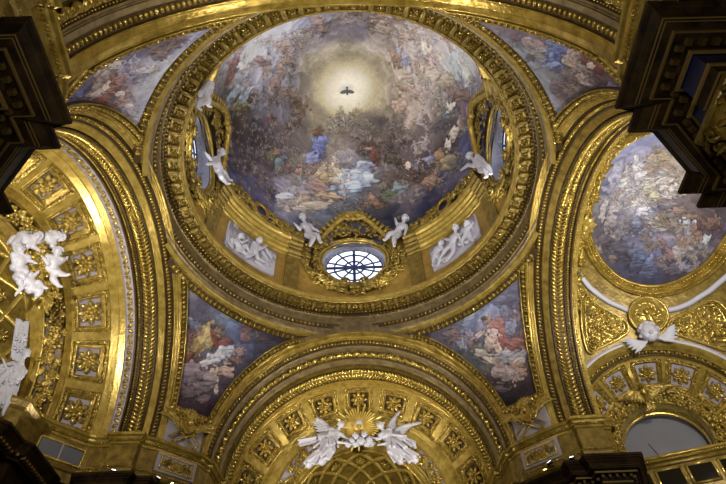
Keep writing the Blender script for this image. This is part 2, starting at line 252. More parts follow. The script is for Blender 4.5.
[(-4.51,8.1,0.08,-0.37,'9a8c80'),(-0.09,-4.52,-0.01,0.42,'8c7468'),(0.87,-4.68,-0.01,0.43,'705c58'),(2.96,-4.44,-0.01,0.52,'907060'),(4.53,-3.93,0.0,0.51,'b49480'),(5.47,-3.67,0.01,0.51,'c0a898'),(6.1,-2.41,0.02,0.47,'d0b898'),(7.2,-4.0,-0.0,0.47,'b0a8b0'),(4.8,-1.22,0.01,0.44,'b89878'),(4.27,0.36,0.03,0.43,'a88870'),(5.06,0.92,0.03,0.42,'a88c78'),(5.75,-0.13,0.03,0.44,'9c9080'),(6.32,0.96,-0.04,-0.42,'8a7868'),(7.78,-0.71,-0.04,-0.46,'8c6a58'),(8.51,1.35,-0.07,-0.45,'8c6458'),(5.14,1.98,-0.04,-0.43,'968c84'),(4.44,3.03,-0.03,-0.43,'7c6c60'),(3.73,3.98,-0.03,-0.42,'5c4c4c'),(4.94,4.17,-0.04,-0.43,'84766c'),(5.71,3.66,-0.05,-0.43,'8a7f80'),(3.3,3.18,-0.02,-0.42,'685854'),(2.2,4.11,-0.0,-0.34,'6c5040'),(3.83,5.4,-0.03,-0.36,'503c30'),(5.33,5.33,-0.05,-0.36,'60689c'),(2.73,7.33,-0.03,-0.37,'5a6c50'),(6.97,5.78,-0.08,-0.36,'8a5a3c'),(1.09,8.93,-0.01,-0.39,'7c5c48'),(-0.59,7.73,0.02,-0.37,'707480'),(-2.06,5.78,0.03,-0.35,'9c8468'),(-3.3,6.15,0.05,-0.36,'8a5c48'),(-4.19,6.46,0.05,-0.29,'74808c'),(-4.84,5.39,0.07,-0.36,'70503c'),(-4.25,4.4,0.05,-0.35,'6c5850'),(-5.04,4.24,0.06,-0.35,'5c5878'),(-6.67,3.82,0.08,-0.35,'5c4440'),(-7.82,2.85,0.09,-0.35,'4a3c50'),(-8.58,2.0,0.1,-0.35,'4c3a30'),(-9.31,0.86,0.09,-0.36,'583c2c'),(-7.87,1.15,0.08,-0.36,'4c5040'),(-6.77,1.42,0.07,-0.35,'384060'),(-5.79,1.52,0.06,-0.35,'6c3c30'),(-9.57,2.35,0.13,-0.35,'504454'),(-10.77,2.99,0.16,-0.34,'483c48'),(-9.77,5.11,0.17,-0.34,'544450'),(-4.38,2.59,0.05,-0.35,'60504c'),(-3.59,2.4,0.04,-0.35,'64483c'),(-5.76,-1.45,-0.04,0.36,'98786c'),(-6.7,-2.25,-0.05,0.38,'908088'),(-7.4,-1.39,-0.05,0.37,'787c88'),(-6.18,-0.09,-0.05,0.35,'706c80'),(-4.22,-2.08,-0.03,0.36,'a08070'),(-3.12,-2.95,-0.03,0.39,'8c7870'),(-2.54,-3.61,-0.02,0.4,'987c70'),(-7.52,-5.07,-0.01,0.51,'a87868'),(-4.81,-3.9,-0.02,0.4,'b0a0a4'),(-9.22,-2.03,0.06,-0.41,'4c5460'),(-6.77,0.07,0.06,-0.36,'646878'),(-0.13,2.62,0.02,-0.41,'7c7464'),(-1.22,2.83,0.03,-0.41,'80745c')]),'pBL':([(3.7,19.77,'7c7684'),(2.24,19.74,'5c5c70'),(1.82,18.9,'5a5664'),(0.75,19.88,'6a748c'),(-0.47,19.83,'6c80a8'),(-2.09,19.59,'5a5862'),(-3.15,19.6,'4c4858'),(-1.53,18.68,'5a6690'),(2.03,18.27,'5c5058'),(1.46,17.5,'6a4c40'),(0.22,17.02,'806c78'),(0.33,15.94,'6a5868'),(-0.33,16.47,'80707c'),(-0.17,15.37,'3c2430'),(-0.76,16.12,'3a2838'),(-0.75,15.34,'2e1c2a'),(-1.1,17.53,'5a5060'),(-2.21,18.63,'403c44'),(-4.4,19.97,'3c3440'),(-0.12,18.19,'6a6878')],
[(1.52,17.47,-0.24,0.39,-0.25,-0.09,'b08c34'),(1.09,17.94,-0.3,0.57,-0.38,-0.11,'b4923c'),(0.62,18.51,-0.22,0.33,-0.57,-0.23,'b8983c'),(0.14,18.5,-0.12,0.11,-0.64,-0.4,'8a3020'),(1.22,17.2,-0.22,0.29,-0.14,-0.07,'8c4024'),(0.19,18.99,-0.23,0.09,-0.13,-0.18,'9a6c54'),(0.19,19.2,-0.18,0.06,-0.07,-0.08,'686058'),(-0.1,18.9,-0.15,0.05,-0.08,-0.12,'6a625c'),(-0.36,18.59,-0.27,0.2,-0.17,-0.13,'98402c'),(-0.18,17.7,-0.39,0.23,-0.19,-0.23,'c4c4d4'),(-0.53,18.04,-0.54,0.03,-0.01,-0.28,'b8bacc'),(-0.88,18.37,-0.29,0.1,-0.14,-0.26,'a0a8bc'),(0.1,17.38,-0.3,0.25,-0.12,-0.09,'d0d0dc'),(1.69,17.92,-0.26,0.12,-0.16,-0.24,'7a4440'),(1.76,17.72,-0.26,0.13,-0.11,-0.15,'8c5c50'),(1.36,18.44,-0.21,0.1,-0.11,-0.16,'a07864'),(1.74,18.36,-0.21,0.11,-0.09,-0.11,'74404a'),(2.18,18.62,-0.27,0.13,-0.13,-0.15,'8c8498'),(1.82,18.64,-0.22,0.1,-0.12,-0.15,'586a90'),(1.49,18.69,-0.21,0.1,-0.09,-0.11,'7c7a8c'),(-1.51,18.43,-0.24,0.07,-0.08,-0.18,'a07464'),(-1.33,18.01,-0.29,-0.03,0.03,-0.14,'8c5c50'),(-0.98,17.38,-0.51,0.06,-0.02,-0.24,'c09c80'),(-0.39,17.01,-0.27,0.1,-0.1,-0.22,'c0a080'),(-0.81,16.6,-0.1,0.05,-0.18,-0.35,'d0b49c'),(-0.6,16.83,-0.16,0.06,-0.06,-0.13,'c4a080'),(0.63,16.58,-0.62,0.27,-0.19,-0.38,'8a7480'),(-0.13,16.23,-0.62,0.24,-0.14,-0.35,'7c6a78'),(-0.34,16.73,-0.37,0.14,-0.12,-0.27,'8a7680'),(0.49,15.76,-0.4,0.17,-0.12,-0.3,'6c545c'),(-0.49,15.76,-0.36,0.13,-0.06,-0.19,'7a6068'),(-1.35,19.62,-0.31,0.09,-0.12,-0.21,'7a5050'),(-1.56,19.87,-0.32,0.09,-0.1,-0.16,'8c605c'),(-2.17,19.84,-0.32,0.08,-0.09,-0.16,'684c54'),(-1.53,19.18,-0.24,0.07,-0.12,-0.21,'8c6060'),(-2.68,19.39,-0.44,0.11,-0.06,-0.13,'5c4854'),(0.19,19.7,-0.53,0.05,-0.03,-0.14,'8a90a4'),(2.16,20.04,-0.62,0.04,-0.02,-0.17,'74728a')],
[(1.84,18.21,0.12,0.15,'84506a'),(-1.45,19.46,0.04,0.23,'7c5458'),(-2.09,19.59,0.09,0.16,'68505c'),(-1.5,18.17,0.1,0.22,'805848'),(2.45,18.58,0.13,0.15,'707088')]),'pBR':([(3.35,19.38,'4c4c60'),(2.23,19.2,'74748c'),(1.05,19.28,'8088a8'),(0.03,19.48,'8c9cc0'),(-1.16,19.44,'7c88a8'),(-2.33,19.33,'746e80'),(-3.28,19.59,'565264'),(-4.22,19.87,'44404e'),(1.77,18.35,'7c7484'),(1.4,17.46,'8c6c68'),(0.1,18.12,'8c7070'),(-1.13,18.39,'68647c'),(-2.11,18.49,'6c6870'),(-0.13,16.62,'8c7868'),(0.63,16.24,'5c484c'),(-0.96,16.19,'5c4a50'),(-0.39,15.41,'2e2430'),(0.09,15.17,'3a2c30'),(-0.58,14.96,'241a24'),(-1.06,17.3,'586060'),(1.24,16.72,'6c5450')],
[(0.13,18.75,0.37,-0.06,-0.09,-0.41,'c89890'),(-0.02,19.14,0.17,-0.08,-0.11,-0.14,'b08468'),(-0.07,19.26,0.14,-0.06,-0.07,-0.07,'4a3830'),(0.52,18.68,0.28,-0.27,-0.38,-0.23,'b86c64'),(0.43,18.08,0.36,-0.02,0.02,-0.39,'b4675c'),(0.81,17.61,0.51,-0.44,-0.23,-0.19,'a85c50'),(0.15,17.67,0.35,-0.34,-0.18,-0.12,'944c40'),(-0.11,18.33,0.27,-0.13,-0.21,-0.33,'d0a8a0'),(-0.52,18.14,0.2,-0.19,-0.34,-0.26,'c09888'),(-0.2,17.67,0.18,-0.02,0.0,-0.34,'cfa890'),(-0.8,18.68,0.42,0.06,0.03,-0.1,'c0a090'),(-1.37,18.22,0.44,-0.18,-0.17,-0.31,'687a68'),(-1.13,17.8,0.5,-0.29,-0.12,-0.15,'a89c88'),(-1.54,18.39,0.23,-0.09,-0.1,-0.17,'8c5c50'),(-0.88,17.39,0.28,-0.26,-0.12,-0.1,'c0a890'),(0.16,17.13,0.54,-0.18,-0.09,-0.28,'9c98a8'),(0.82,16.9,0.39,-0.08,-0.03,-0.24,'98949c'),(0.41,16.67,0.51,-0.01,0.03,-0.19,'a89c94'),(-0.32,16.49,0.56,-0.26,-0.17,-0.35,'a08888'),(-0.69,16.77,0.41,-0.19,-0.17,-0.36,'9c8480'),(0.32,16.51,0.2,-0.11,-0.09,-0.17,'a0745c'),(0.12,16.12,0.15,-0.07,-0.17,-0.34,'b08c70'),(0.43,16.23,0.25,-0.12,-0.09,-0.16,'a88068'),(-1.94,18.68,0.23,-0.08,-0.16,-0.3,'8088b8'),(-2.05,18.98,0.3,-0.1,-0.12,-0.22,'7c6c78'),(-2.42,19.2,0.3,-0.1,-0.14,-0.26,'8c6460'),(-1.46,18.77,0.29,-0.11,-0.13,-0.21,'8c8098'),(-1.91,19.44,0.37,-0.12,-0.08,-0.13,'706878'),(-2.84,19.33,0.3,-0.09,-0.09,-0.18,'6a5c64'),(1.83,18.43,0.36,-0.21,-0.23,-0.26,'8c7880'),(2.01,17.94,0.3,-0.18,-0.28,-0.34,'807880'),(1.35,18.31,0.26,-0.14,-0.19,-0.23,'6c6880'),(2.29,18.72,0.26,-0.15,-0.17,-0.17,'705c5c'),(1.62,19.42,0.49,-0.26,-0.18,-0.17,'66647c'),(1.03,18.2,0.2,-0.13,-0.3,-0.27,'7c80a0'),(-1.05,15.96,0.5,-0.22,-0.08,-0.18,'6c5a60'),(-0.83,19.67,0.61,-0.01,0.01,-0.18,'a0aac8')],
[(-2.37,19.29,0.13,0.21,'705860'),(-1.95,18.79,0.13,0.21,'7c80a8'),(1.94,18.53,0.18,0.18,'80686c'),(1.86,18.02,0.16,0.19,'746c80'),(-1.37,18.69,0.13,0.21,'746c84'),(0.23,16.34,0.13,0.25,'a07c68')]),'pTL':([(0.59,15.62,'605c90'),(0.56,16.11,'5c5480'),(-0.4,15.9,'6c6480'),(-0.8,16.06,'786c88'),(-1.16,16.51,'645870'),(-1.3,17.16,'807898'),(-1.64,17.88,'705c68'),(-1.85,18.45,'8c8ca4'),(-2.41,18.97,'a0a0b8'),(-3.13,19.62,'8c90b0'),(-0.42,18.84,'a0a4bc'),(-0.76,19.31,'b4b4c8'),(1.03,19.38,'a8a8b4'),(2.47,19.46,'9898ac'),(3.74,19.95,'8890b4'),(1.74,18.58,'8c8090'),(1.28,17.71,'706070'),(1.93,17.75,'6c5c6c'),(0.44,19.54,'acacb8'),(3.32,19.46,'9494ac')],
[(-0.02,16.9,0.39,0.68,0.54,0.04,'a48c88'),(0.34,16.85,0.33,0.54,0.53,0.01,'a89490'),(-0.49,16.94,0.06,0.35,0.29,0.22,'c0b4a8'),(0.59,17.49,0.23,0.37,0.34,0.0,'a45440'),(1.37,17.52,0.28,0.4,0.28,-0.04,'98503e'),(0.96,17.78,0.14,0.29,0.29,0.05,'a8604a'),(0.82,17.24,0.13,0.15,0.22,-0.21,'d0bcb0'),(1.06,17.08,0.04,0.35,0.17,0.12,'b8a0a0'),(-0.23,17.53,-0.36,-0.07,0.17,0.33,'9890b8'),(-0.58,17.67,0.17,0.33,0.32,0.06,'a09cc0'),(0.0,18.16,0.02,0.3,0.33,0.21,'9c8cac'),(0.24,18.55,0.02,0.28,0.28,0.15,'8c80a0'),(0.4,18.03,0.06,0.45,0.28,0.16,'9488a8'),(-0.02,18.99,-0.01,0.18,0.2,0.11,'d8c0b0'),(-0.14,19.1,-0.0,0.11,0.14,0.08,'a08c84'),(0.03,18.65,0.0,0.28,0.17,0.1,'b8b0c8'),(1.57,18.51,0.04,0.19,0.22,0.09,'806060'),(1.32,18.32,0.05,0.24,0.17,0.07,'c8b0a8'),(2.04,18.99,0.1,0.29,0.14,0.03,'d8bcac'),(1.21,18.58,-0.05,0.06,0.43,0.36,'a88070'),(0.58,17.9,0.05,0.26,0.34,0.18,'9c6c60'),(-1.46,18.65,-0.04,0.27,0.27,0.22,'7c5c64'),(-1.71,18.73,-0.06,0.27,0.21,0.19,'846468'),(-1.99,18.85,-0.06,0.25,0.22,0.19,'8c7078'),(-0.99,18.68,-0.03,0.31,0.28,0.2,'806470'),(-1.31,18.17,-0.01,0.34,0.22,0.19,'745868'),(2.07,18.26,0.25,0.41,0.24,0.0,'7c5c5c'),(2.22,18.09,0.15,0.31,0.21,0.03,'70504c'),(0.95,16.44,0.07,0.37,0.17,0.12,'7c6c78'),(0.57,15.92,0.14,0.39,0.23,0.14,'5c64a8'),(2.71,19.32,0.06,0.27,0.29,0.07,'8c889c'),(3.19,19.64,0.05,0.17,0.25,0.05,'9c98b0')],
[(-1.58,18.69,0.23,0.37,'805c64'),(-1.2,18.55,0.24,0.37,'84686c'),(1.63,18.54,-0.33,-0.06,'a87c70'),(2.51,19.18,-0.29,-0.08,'8c88a0'),(-0.22,18.12,0.02,0.25,'9890b4')]),'pTR':([(-2.55,19.58,'807c90'),(-1.88,19.42,'8c8c98'),(-0.85,19.49,'8c909c'),(0.16,19.21,'848894'),(1.36,19.39,'888c98'),(2.58,19.64,'888ca0'),(3.47,19.68,'8088a0'),(1.92,18.96,'7c7c84'),(-1.67,18.81,'7c6c78'),(-1.51,17.61,'8c7080'),(2.47,18.95,'685c68'),(1.8,18.23,'6c6068'),(1.4,17.57,'60545c'),(0.68,16.64,'605058'),(0.49,15.99,'684c54'),(0.9,15.88,'7c7494'),(-0.56,15.6,'6c484c'),(-0.96,17.36,'847488'),(0.68,17.88,'74686c'),(-0.67,18.39,'8c8c98')],
[(-0.49,17.92,-0.02,-0.42,0.57,0.43,'6078c0'),(-0.05,18.12,-0.13,-0.54,0.45,0.23,'6a80c8'),(-0.42,17.43,0.03,-0.34,0.58,0.52,'5468b0'),(-0.99,17.07,-0.06,-0.43,0.18,0.17,'6c84c8'),(0.3,18.55,-0.01,-0.35,0.18,0.1,'7c90d0'),(0.02,17.57,-0.04,-0.28,0.46,0.32,'c0a490'),(0.2,17.41,0.23,-0.14,0.29,0.39,'bc9c8c'),(-0.52,16.71,-0.26,-0.52,0.41,0.13,'ac9088'),(-0.29,16.39,0.1,-0.19,0.29,0.38,'8c4038'),(-0.15,16.2,0.1,-0.23,0.31,0.39,'984c40'),(0.26,16.34,0.17,-0.15,0.23,0.3,'8c3c34'),(0.07,16.49,-0.05,-0.2,0.3,0.23,'d0b0a0'),(0.46,17.2,0.15,-0.25,0.23,0.24,'8c7a78'),(-0.35,18.87,0.16,-0.2,0.21,0.21,'8c847c'),(-0.21,19.26,0.02,-0.18,0.17,0.11,'5c4c48'),(-0.62,18.33,0.01,-0.24,0.17,0.14,'a09894'),(-1.18,18.94,0.04,-0.18,0.23,0.18,'7c84a0'),(-1.24,18.58,0.14,-0.17,0.25,0.29,'a89098'),(-1.07,18.15,0.14,-0.21,0.2,0.25,'a47c80'),(-1.56,18.91,0.16,-0.14,0.14,0.18,'84606c'),(0.8,17.95,-0.05,-0.32,0.23,0.13,'8c7870'),(1.08,17.78,0.14,-0.22,0.28,0.26,'a08c78'),(1.17,18.3,-0.04,-0.26,0.34,0.17,'705c58'),(1.79,18.87,-0.04,-0.29,0.41,0.16,'6c5058'),(2.13,18.6,-0.06,-0.29,0.36,0.14,'745c68'),(1.58,19.04,-0.02,-0.23,0.29,0.13,'745868'),(1.11,17.41,0.13,-0.26,0.28,0.27,'6c5c5c'),(0.88,16.53,0.2,-0.22,0.28,0.33,'6c484c'),(1.21,16.38,-0.14,-0.38,0.35,0.2,'8078a8'),(-2.27,19.32,0.2,-0.12,0.13,0.18,'8c7078')],
[(1.89,18.82,-0.41,-0.18,'6c5058'),(1.7,18.28,-0.35,-0.17,'74605c'),(2.65,19.36,-0.3,-0.1,'7c6c78'),(-0.98,18.49,0.02,-0.29,'a0808c'),(0.88,17.52,-0.2,-0.28,'a08878')]),'apse':([(1.45,-3.12,'8c90b8'),(1.0,-2.14,'8c90b8'),(0.79,-0.05,'6c74a0'),(1.02,-0.62,'9898ac'),(0.84,1.35,'74707c'),(1.24,2.38,'6c6468'),(1.84,3.13,'5c5460'),(2.66,4.07,'4c4860'),(3.87,4.37,'4a4868'),(4.92,3.82,'50485c'),(5.83,2.8,'5c5260'),(6.23,1.11,'605464'),(5.49,1.44,'746468'),(5.64,-0.09,'60545c'),(2.07,-0.16,'b8b4c4'),(2.83,1.12,'c0c0d0'),(3.44,1.82,'9c94ac'),(2.9,2.47,'787898'),(3.9,3.05,'68688c'),(2.21,1.23,'8c8494'),(2.13,-1.35,'b4b0c0'),(1.62,0.74,'a8a0a8'),(2.1,-2.58,'a09cb8'),(2.89,-2.12,'b0a08c'),(3.96,-0.89,'b8a894'),(3.9,0.29,'8c7c80'),(3.44,0.13,'908898'),(4.83,0.57,'7c6864'),(4.59,-0.22,'6c5a58'),(2.56,1.87,'6c6888'),(1.63,1.84,'746c78')],
[(2.1,-1.46,0.14,-0.12,0.33,0.56,'dcd8e4'),(2.0,-1.19,0.15,-0.07,0.22,0.49,'e4e0e8'),(2.44,-1.04,0.21,-0.04,0.1,0.28,'d8d4e0'),(2.57,-1.3,0.11,-0.02,0.09,0.28,'b08878'),(2.53,-2.54,0.29,0.22,-0.03,0.2,'b89c50'),(2.48,-2.15,0.22,-0.04,0.1,0.3,'c0a870'),(2.85,-2.1,0.18,-0.06,0.13,0.33,'a89068'),(2.81,-0.87,0.41,0.01,0.07,0.39,'d8d0cc'),(2.81,-0.29,0.27,-0.06,0.1,0.32,'d4c898'),(3.18,-0.03,0.32,-0.07,0.11,0.38,'d0c490'),(2.65,0.08,0.21,-0.04,0.07,0.22,'b89878'),(3.35,-1.0,0.24,-0.26,0.13,0.24,'c8beb8'),(3.53,-1.19,0.16,-0.29,0.14,0.17,'dcd4cc'),(4.01,-0.73,0.31,0.05,0.02,0.27,'d4c8b8'),(3.4,-1.5,0.15,-0.05,0.11,0.27,'b08c74'),(3.6,-0.49,0.29,-0.09,0.07,0.27,'c0b4a8'),(2.76,0.46,0.37,-0.08,0.15,0.54,'c4c6d8'),(2.14,0.11,0.31,0.02,0.09,0.65,'b8b4c4'),(3.13,0.89,0.34,-0.07,0.07,0.32,'b8b8cc'),(3.61,0.09,0.26,-0.07,0.06,0.22,'988068'),(3.9,0.29,0.35,-0.1,0.08,0.26,'807880'),(3.57,0.56,0.23,-0.06,0.05,0.21,'6c6c84'),(4.29,0.46,0.23,-0.08,0.07,0.2,'a07c60'),(4.84,0.61,0.24,0.03,-0.01,0.16,'a88060'),(3.56,1.34,0.38,-0.01,0.0,0.27,'b4a08c'),(4.0,1.45,0.39,-0.03,0.02,0.26,'8c7468'),(3.86,1.71,0.24,-0.07,0.04,0.15,'a8968c'),(3.16,1.54,0.16,-0.03,0.06,0.32,'7c6060'),(5.02,1.23,0.26,-0.1,0.08,0.31,'b0bcd0'),(4.81,1.08,0.19,-0.07,0.06,0.26,'c4ccd8'),(4.99,2.14,0.39,-0.15,0.12,0.5,'b8aca8'),(4.84,2.62,0.27,-0.1,0.06,0.3,'b4a8a4'),(5.3,2.35,0.23,-0.09,0.07,0.31,'a89c98'),(5.45,2.68,0.27,0.08,-0.03,0.15,'a09490'),(5.37,0.98,0.12,-0.05,0.04,0.18,'7c4430'),(5.34,1.38,0.1,-0.15,0.25,0.29,'b07c60'),(5.13,1.19,0.11,-0.04,0.05,0.21,'a07058'),(5.8,0.79,0.35,-0.08,0.03,0.21,'7c4c3c'),(6.13,1.03,0.24,-0.12,0.07,0.26,'685058'),(5.78,1.6,0.15,0.04,-0.05,0.31,'b4bcc4'),(4.42,2.74,0.35,0.21,-0.05,0.15,'a4684c'),(4.09,2.4,0.11,-0.05,0.14,0.39,'8c5c4c'),(4.09,3.37,0.3,-0.08,0.03,0.16,'7c504c'),(3.26,3.25,0.34,-0.08,0.04,0.26,'5c78b0'),(3.75,3.46,0.26,-0.07,0.03,0.25,'6c7cb0'),(3.09,3.8,0.37,-0.08,0.03,0.25,'50587c'),(3.61,4.12,0.36,-0.08,0.02,0.15,'5c6490'),(5.06,3.3,0.36,-0.13,0.04,0.25,'7c7484'),(5.49,3.25,0.32,-0.12,0.04,0.21,'887c88'),(4.76,3.6,0.34,-0.1,0.03,0.2,'706878'),(1.59,1.65,0.24,0.09,-0.06,0.47,'a09494'),(1.14,1.04,0.18,0.02,0.03,0.48,'b0a49c'),(1.96,2.34,0.21,0.09,-0.1,0.28,'b09c88'),(1.35,3.17,0.19,-0.01,0.03,0.26,'a08c74'),(1.98,3.54,0.24,-0.02,0.01,0.15,'8c7460'),(2.39,3.07,0.36,-0.06,0.05,0.42,'544e60'),(1.58,2.64,0.33,-0.03,0.04,0.35,'5c5058'),(2.29,1.74,0.33,0.09,-0.06,0.62,'686478'),(1.66,0.34,0.25,0.08,-0.01,0.64,'a0a0b4'),(1.68,-1.15,0.24,0.11,-0.12,0.81,'b8b8c8'),(1.17,-0.93,0.26,0.11,-0.07,0.69,'a0a0bc'),(3.29,2.12,0.33,-0.08,0.04,0.3,'7c80a8'),(2.76,1.52,0.25,-0.05,0.05,0.31,'7078a0')],
[(3.32,0.45,-0.1,-0.32,'787c94'),(3.86,0.88,-0.09,-0.32,'8c6c58'),(3.36,1.84,-0.09,-0.32,'786468'),(4.34,1.12,-0.09,-0.31,'947868'),(3.81,2.54,-0.07,-0.31,'845c50'),(4.36,3.09,-0.06,-0.31,'705c6c'),(5.17,1.84,-0.09,-0.35,'a07458'),(5.63,1.95,-0.09,-0.31,'787484'),(5.94,2.37,-0.08,-0.31,'6c5c60'),(5.02,3.1,-0.04,-0.25,'8078a0'),(5.63,2.88,-0.06,-0.25,'746c78'),(2.43,-1.7,-0.13,-0.34,'a08c70'),(3.71,-0.63,-0.11,-0.32,'c8b8a8'),(3.12,-1.86,-0.14,-0.34,'b09880'),(5.85,0.42,-0.11,-0.31,'8c5c44')])}
# ================================================================= painted surfaces
def vnoise(x,y,seed=0):
    xi=np.floor(x).astype(int); yi=np.floor(y).astype(int); fx=x-xi; fy=y-yi; fx=fx*fx*(3-2*fx); fy=fy*fy*(3-2*fy)
    def h(a,b):
        n=(a*374761393+b*668265263+seed*974634777)&0x7fffffff; n=((n^(n>>13))*1274126177)&0x7fffffff; return ((n^(n>>16))&0xffff)/65535.
    return (h(xi,yi)*(1-fx)+h(xi+1,yi)*fx)*(1-fy)+(h(xi,yi+1)*(1-fx)+h(xi+1,yi+1)*fx)*fy
def fbm(x,y,sc,oc=4,seed=0):
    v=0;a=.5;t=0
    for k in range(oc): v=v+a*vnoise(x*sc,y*sc,seed+k*17); t+=a; a*=.55; sc*=2.03
    return v/t
def paint(u,v,key,bw=.75,warp=.5,fscale=1.15,bright=1.0):
    base,blobs,figs=PAINT[key]; rs=np.random.RandomState(len(key)*7+len(blobs))
    wu=u+warp*(fbm(u,v,1.1,4,1)-.5)*2; wv=v+warp*(fbm(u,v,1.1,4,9)-.5)*2
    num=np.zeros(u.shape+(3,)); den=np.full(u.shape,1e-9)
    for cu,cv,h in base:
        w=1/(((wu-cu)**2+(wv-cv)**2)+.12)**2; num+=w[...,None]*np.array(lin(h)); den+=w
    C=num/den[...,None]
    DS=lambda c,k=.62: c*k+(1-k)*np.dot(c,(.3,.5,.2))*np.array([1.03,1,.97])
    n1=fbm(wu,wv,1.6,5,3); n2=fbm(u+n1,v-n1,4.5,4,5); rid=1-np.abs(2*fbm(wu,wv,1.3,4,21)-1)
    C*= (1+.55*(n1-.5)+.40*(n2-.5)+.5*(rid-.82))[...,None]
    sd=[0]
    def stroke(cu,cv,ax,ay,bx,by,col,op=1.,soft=.3,folds=.8,edge=.55,outline=.3,light=.25):
        R=abs(ax)+abs(bx)+abs(ay)+abs(by); m=(abs(u-cu)<R*1.5)&(abs(v-cv)<R*1.5)
        if not m.any(): return
        du=u[m]-cu; dv=v[m]-cv; det=ax*by-ay*bx
        if abs(det)<1e-7: return
        sd[0]+=1; s=sd[0]*3.7
        p=(du*by-dv*bx)/det; q=(-du*ay+dv*ax)/det; d=np.sqrt(p*p+q*q)*(1+edge*(vnoise(p*1.9+s,q*1.9-s,5)-.5)*1.6)
        w=np.clip((1.-d)/soft+.5,0,1)*op; n=vnoise(p*1.3+s+q*.8,q*4.2+s,7)*.6+vnoise(p*3+s,q*8-s,8)*.4
        f=1+folds*(n-.5)*1.5+light*(np.clip(-q*LD[1]-p*.3,-1,1)); 
        C[m]*=(1-outline*op*np.exp(-((d-1.08)/.2)**2))[...,None]
        C[m]=C[m]*(1-w[...,None])+w[...,None]*col*f[...,None]
    LD=[0,1]
    if key=='dome':
        r=np.hypot(u+.1,v-.65)+.35*(fbm(u,v,.9,3,71)-.5); st=[(0,'faf0d2'),(.55,'f0e4bc'),(1.1,'dccc9c'),(1.7,'b4a47a'),(2.5,'867a5e')]
        g=np.stack([np.interp(r,[a for a,_ in st],[lin(h)[k] for _,h in st]) for k in range(3)],-1); k=np.clip((3.1-r)/1.2,0,1)[...,None]; C[:]=C*(1-k)+g*k
    # billowing clouds: lumps with a light and a dark side
    U0,U1,V0,V1=u.min(),u.max(),v.min(),v.max(); NC=int((U1-U0)*(V1-V0)*{'dome':2.6}.get(key,3.2)); C0=C.copy(); flat=(u.ravel(),v.ravel())
    tree=C0.reshape(-1,3)
    for _ in range(NC):
        i=rs.randint(len(flat[0])) if key!='dome' else None
        if key=='dome':
            th=rs.uniform(0,2*PI); rr=12.4*math.sqrt(rs.uniform(.05,1)); cu,cv=rr*sin(th),rr*cos(th); dd=(u-cu)**2+(v-cv)**2; i=int(np.argmin(dd[::6,::6])); sh=dd[::6,::6].shape; i=(i//sh[1])*6*u.shape[1]+(i%sh[1])*6
            di=nrm2(np.array([-cu,.65-cv])); R=rs.uniform(.18,.62)
        else: cu,cv=flat[0][i],flat[1][i]; di=np.array([rs.uniform(-.5,.5),1.]) if key!='apse' else np.array([rs.uniform(-1,.3),-1.]); di=nrm2(di); R=rs.uniform(.15,.5)
        base_c=tree[i]; R*=1.9 if rs.rand()<.12 else 1; sdv=np.array([-di[1],di[0]]); R2=R*rs.uniform(1.,2.0)
        m=(abs(u-cu)<R2*1.3)&(abs(v-cv)<R2*1.3)
        if not m.any(): continue
        du=u[m]-cu; dv=v[m]-cv; p=(du*di[0]+dv*di[1])/R; q=(du*sdv[0]+dv*sdv[1])/R2; d=np.sqrt(p*p+q*q)*(1+.5*(vnoise(p*1.5+_,q*2.5,3)-.5))
        w=(np.clip((1-d)/.12,0,1)*np.clip((p+1.0)/1.3,0,1)*rs.uniform(.5,.9))[...,None]; f=(.74+.55*np.clip(p,-1,1)*np.clip(d,0,1)+.12*(vnoise(q*3+_,p*3,4)-.5))[...,None]
        tint=np.array([1.04,1.0,.97]) if rs.rand()<.6 else np.array([.95,.98,1.08])
        C[m]=C[m]*(1-w)+w*(base_c*tint*f*1.12)
    def fig(cu,cv,ux,uy,h,sc=1.0):
        U=np.array([ux,uy])*fscale*sc; S=np.array([-U[1],U[0]]); L=np.hypot(*U); c=np.array([cu,cv]); col=DS(np.array(lin(h)),.7); lum=max(.10,col.mean()); skin=np.array(lin('a08a7c'))*min(1.1,.35+lum*2.6)
        a=rs.uniform(-.9,.9); ca,sa=cos(a),sin(a); Ur=U*ca+S*sa; Sr=-U*sa+S*ca; hd=1 if rs.rand()>.5 else -1
        cloth=col*rs.uniform(.8,1.25); c2=col[[rs.randint(3) for _ in range(3)]]*.4+col*.6
        stroke(*(c-Ur*.65+Sr*.1*hd),*(Ur*.6+Sr*.25*hd),*(Sr*.5),cloth,.9,.3,1.,.7,.35)
        stroke(*(c-Ur*1.05+Sr*.55*hd),*(Sr*.65*hd+Ur*.2),*(Ur*.30),c2,.85,.3,1.,.7,.3)
        stroke(*(c+Ur*.05),*(Ur*.45),*(Sr*.27),skin*.95 if rs.rand()<.5 else c2*1.15,.9,.3,.5,.3,.25)
        for k in (-1,1):
            e=c+Ur*.25+Sr*.28*k; g2=Sr*k*rs.uniform(.2,.45)+Ur*rs.uniform(-.35,.35); stroke(*(e+g2*.5),*(g2*.75),*(np.array([-g2[1],g2[0]])*.22),skin,.9,.4,.2,.2,.2)
            stroke(*(e+g2*1.25+Ur*.1*rs.uniform(-1,1)),*(g2*.5+Ur*.15*rs.uniform(-1,1)),*(np.array([-g2[1],g2[0]])*.18),skin,.85,.4,.2,.2,.15)
        for k in (-1,1):
            g2=-Ur*.55+Sr*k*rs.uniform(0,.5); stroke(*(c-Ur*.9+g2*.5+Sr*.15*k),*(g2*.6),*(np.array([-g2[1],g2[0]])*.24),skin*.9,.7,.4,.3,.2,.2)
        stroke(*(c+Ur*.66),*(Ur*.2),*(Sr*.16),skin*1.08,1,.4,.1,.1,.2); stroke(*(c+Ur*.8+Sr*.05*hd),*(Ur*.13),*(Sr*.18),skin*.35,.8,.5,.3,.3,.0)
    def hx(c): return '%02x%02x%02x'%tuple(int(255*min(1,max(0,x))**(1/2.2)) for x in c)
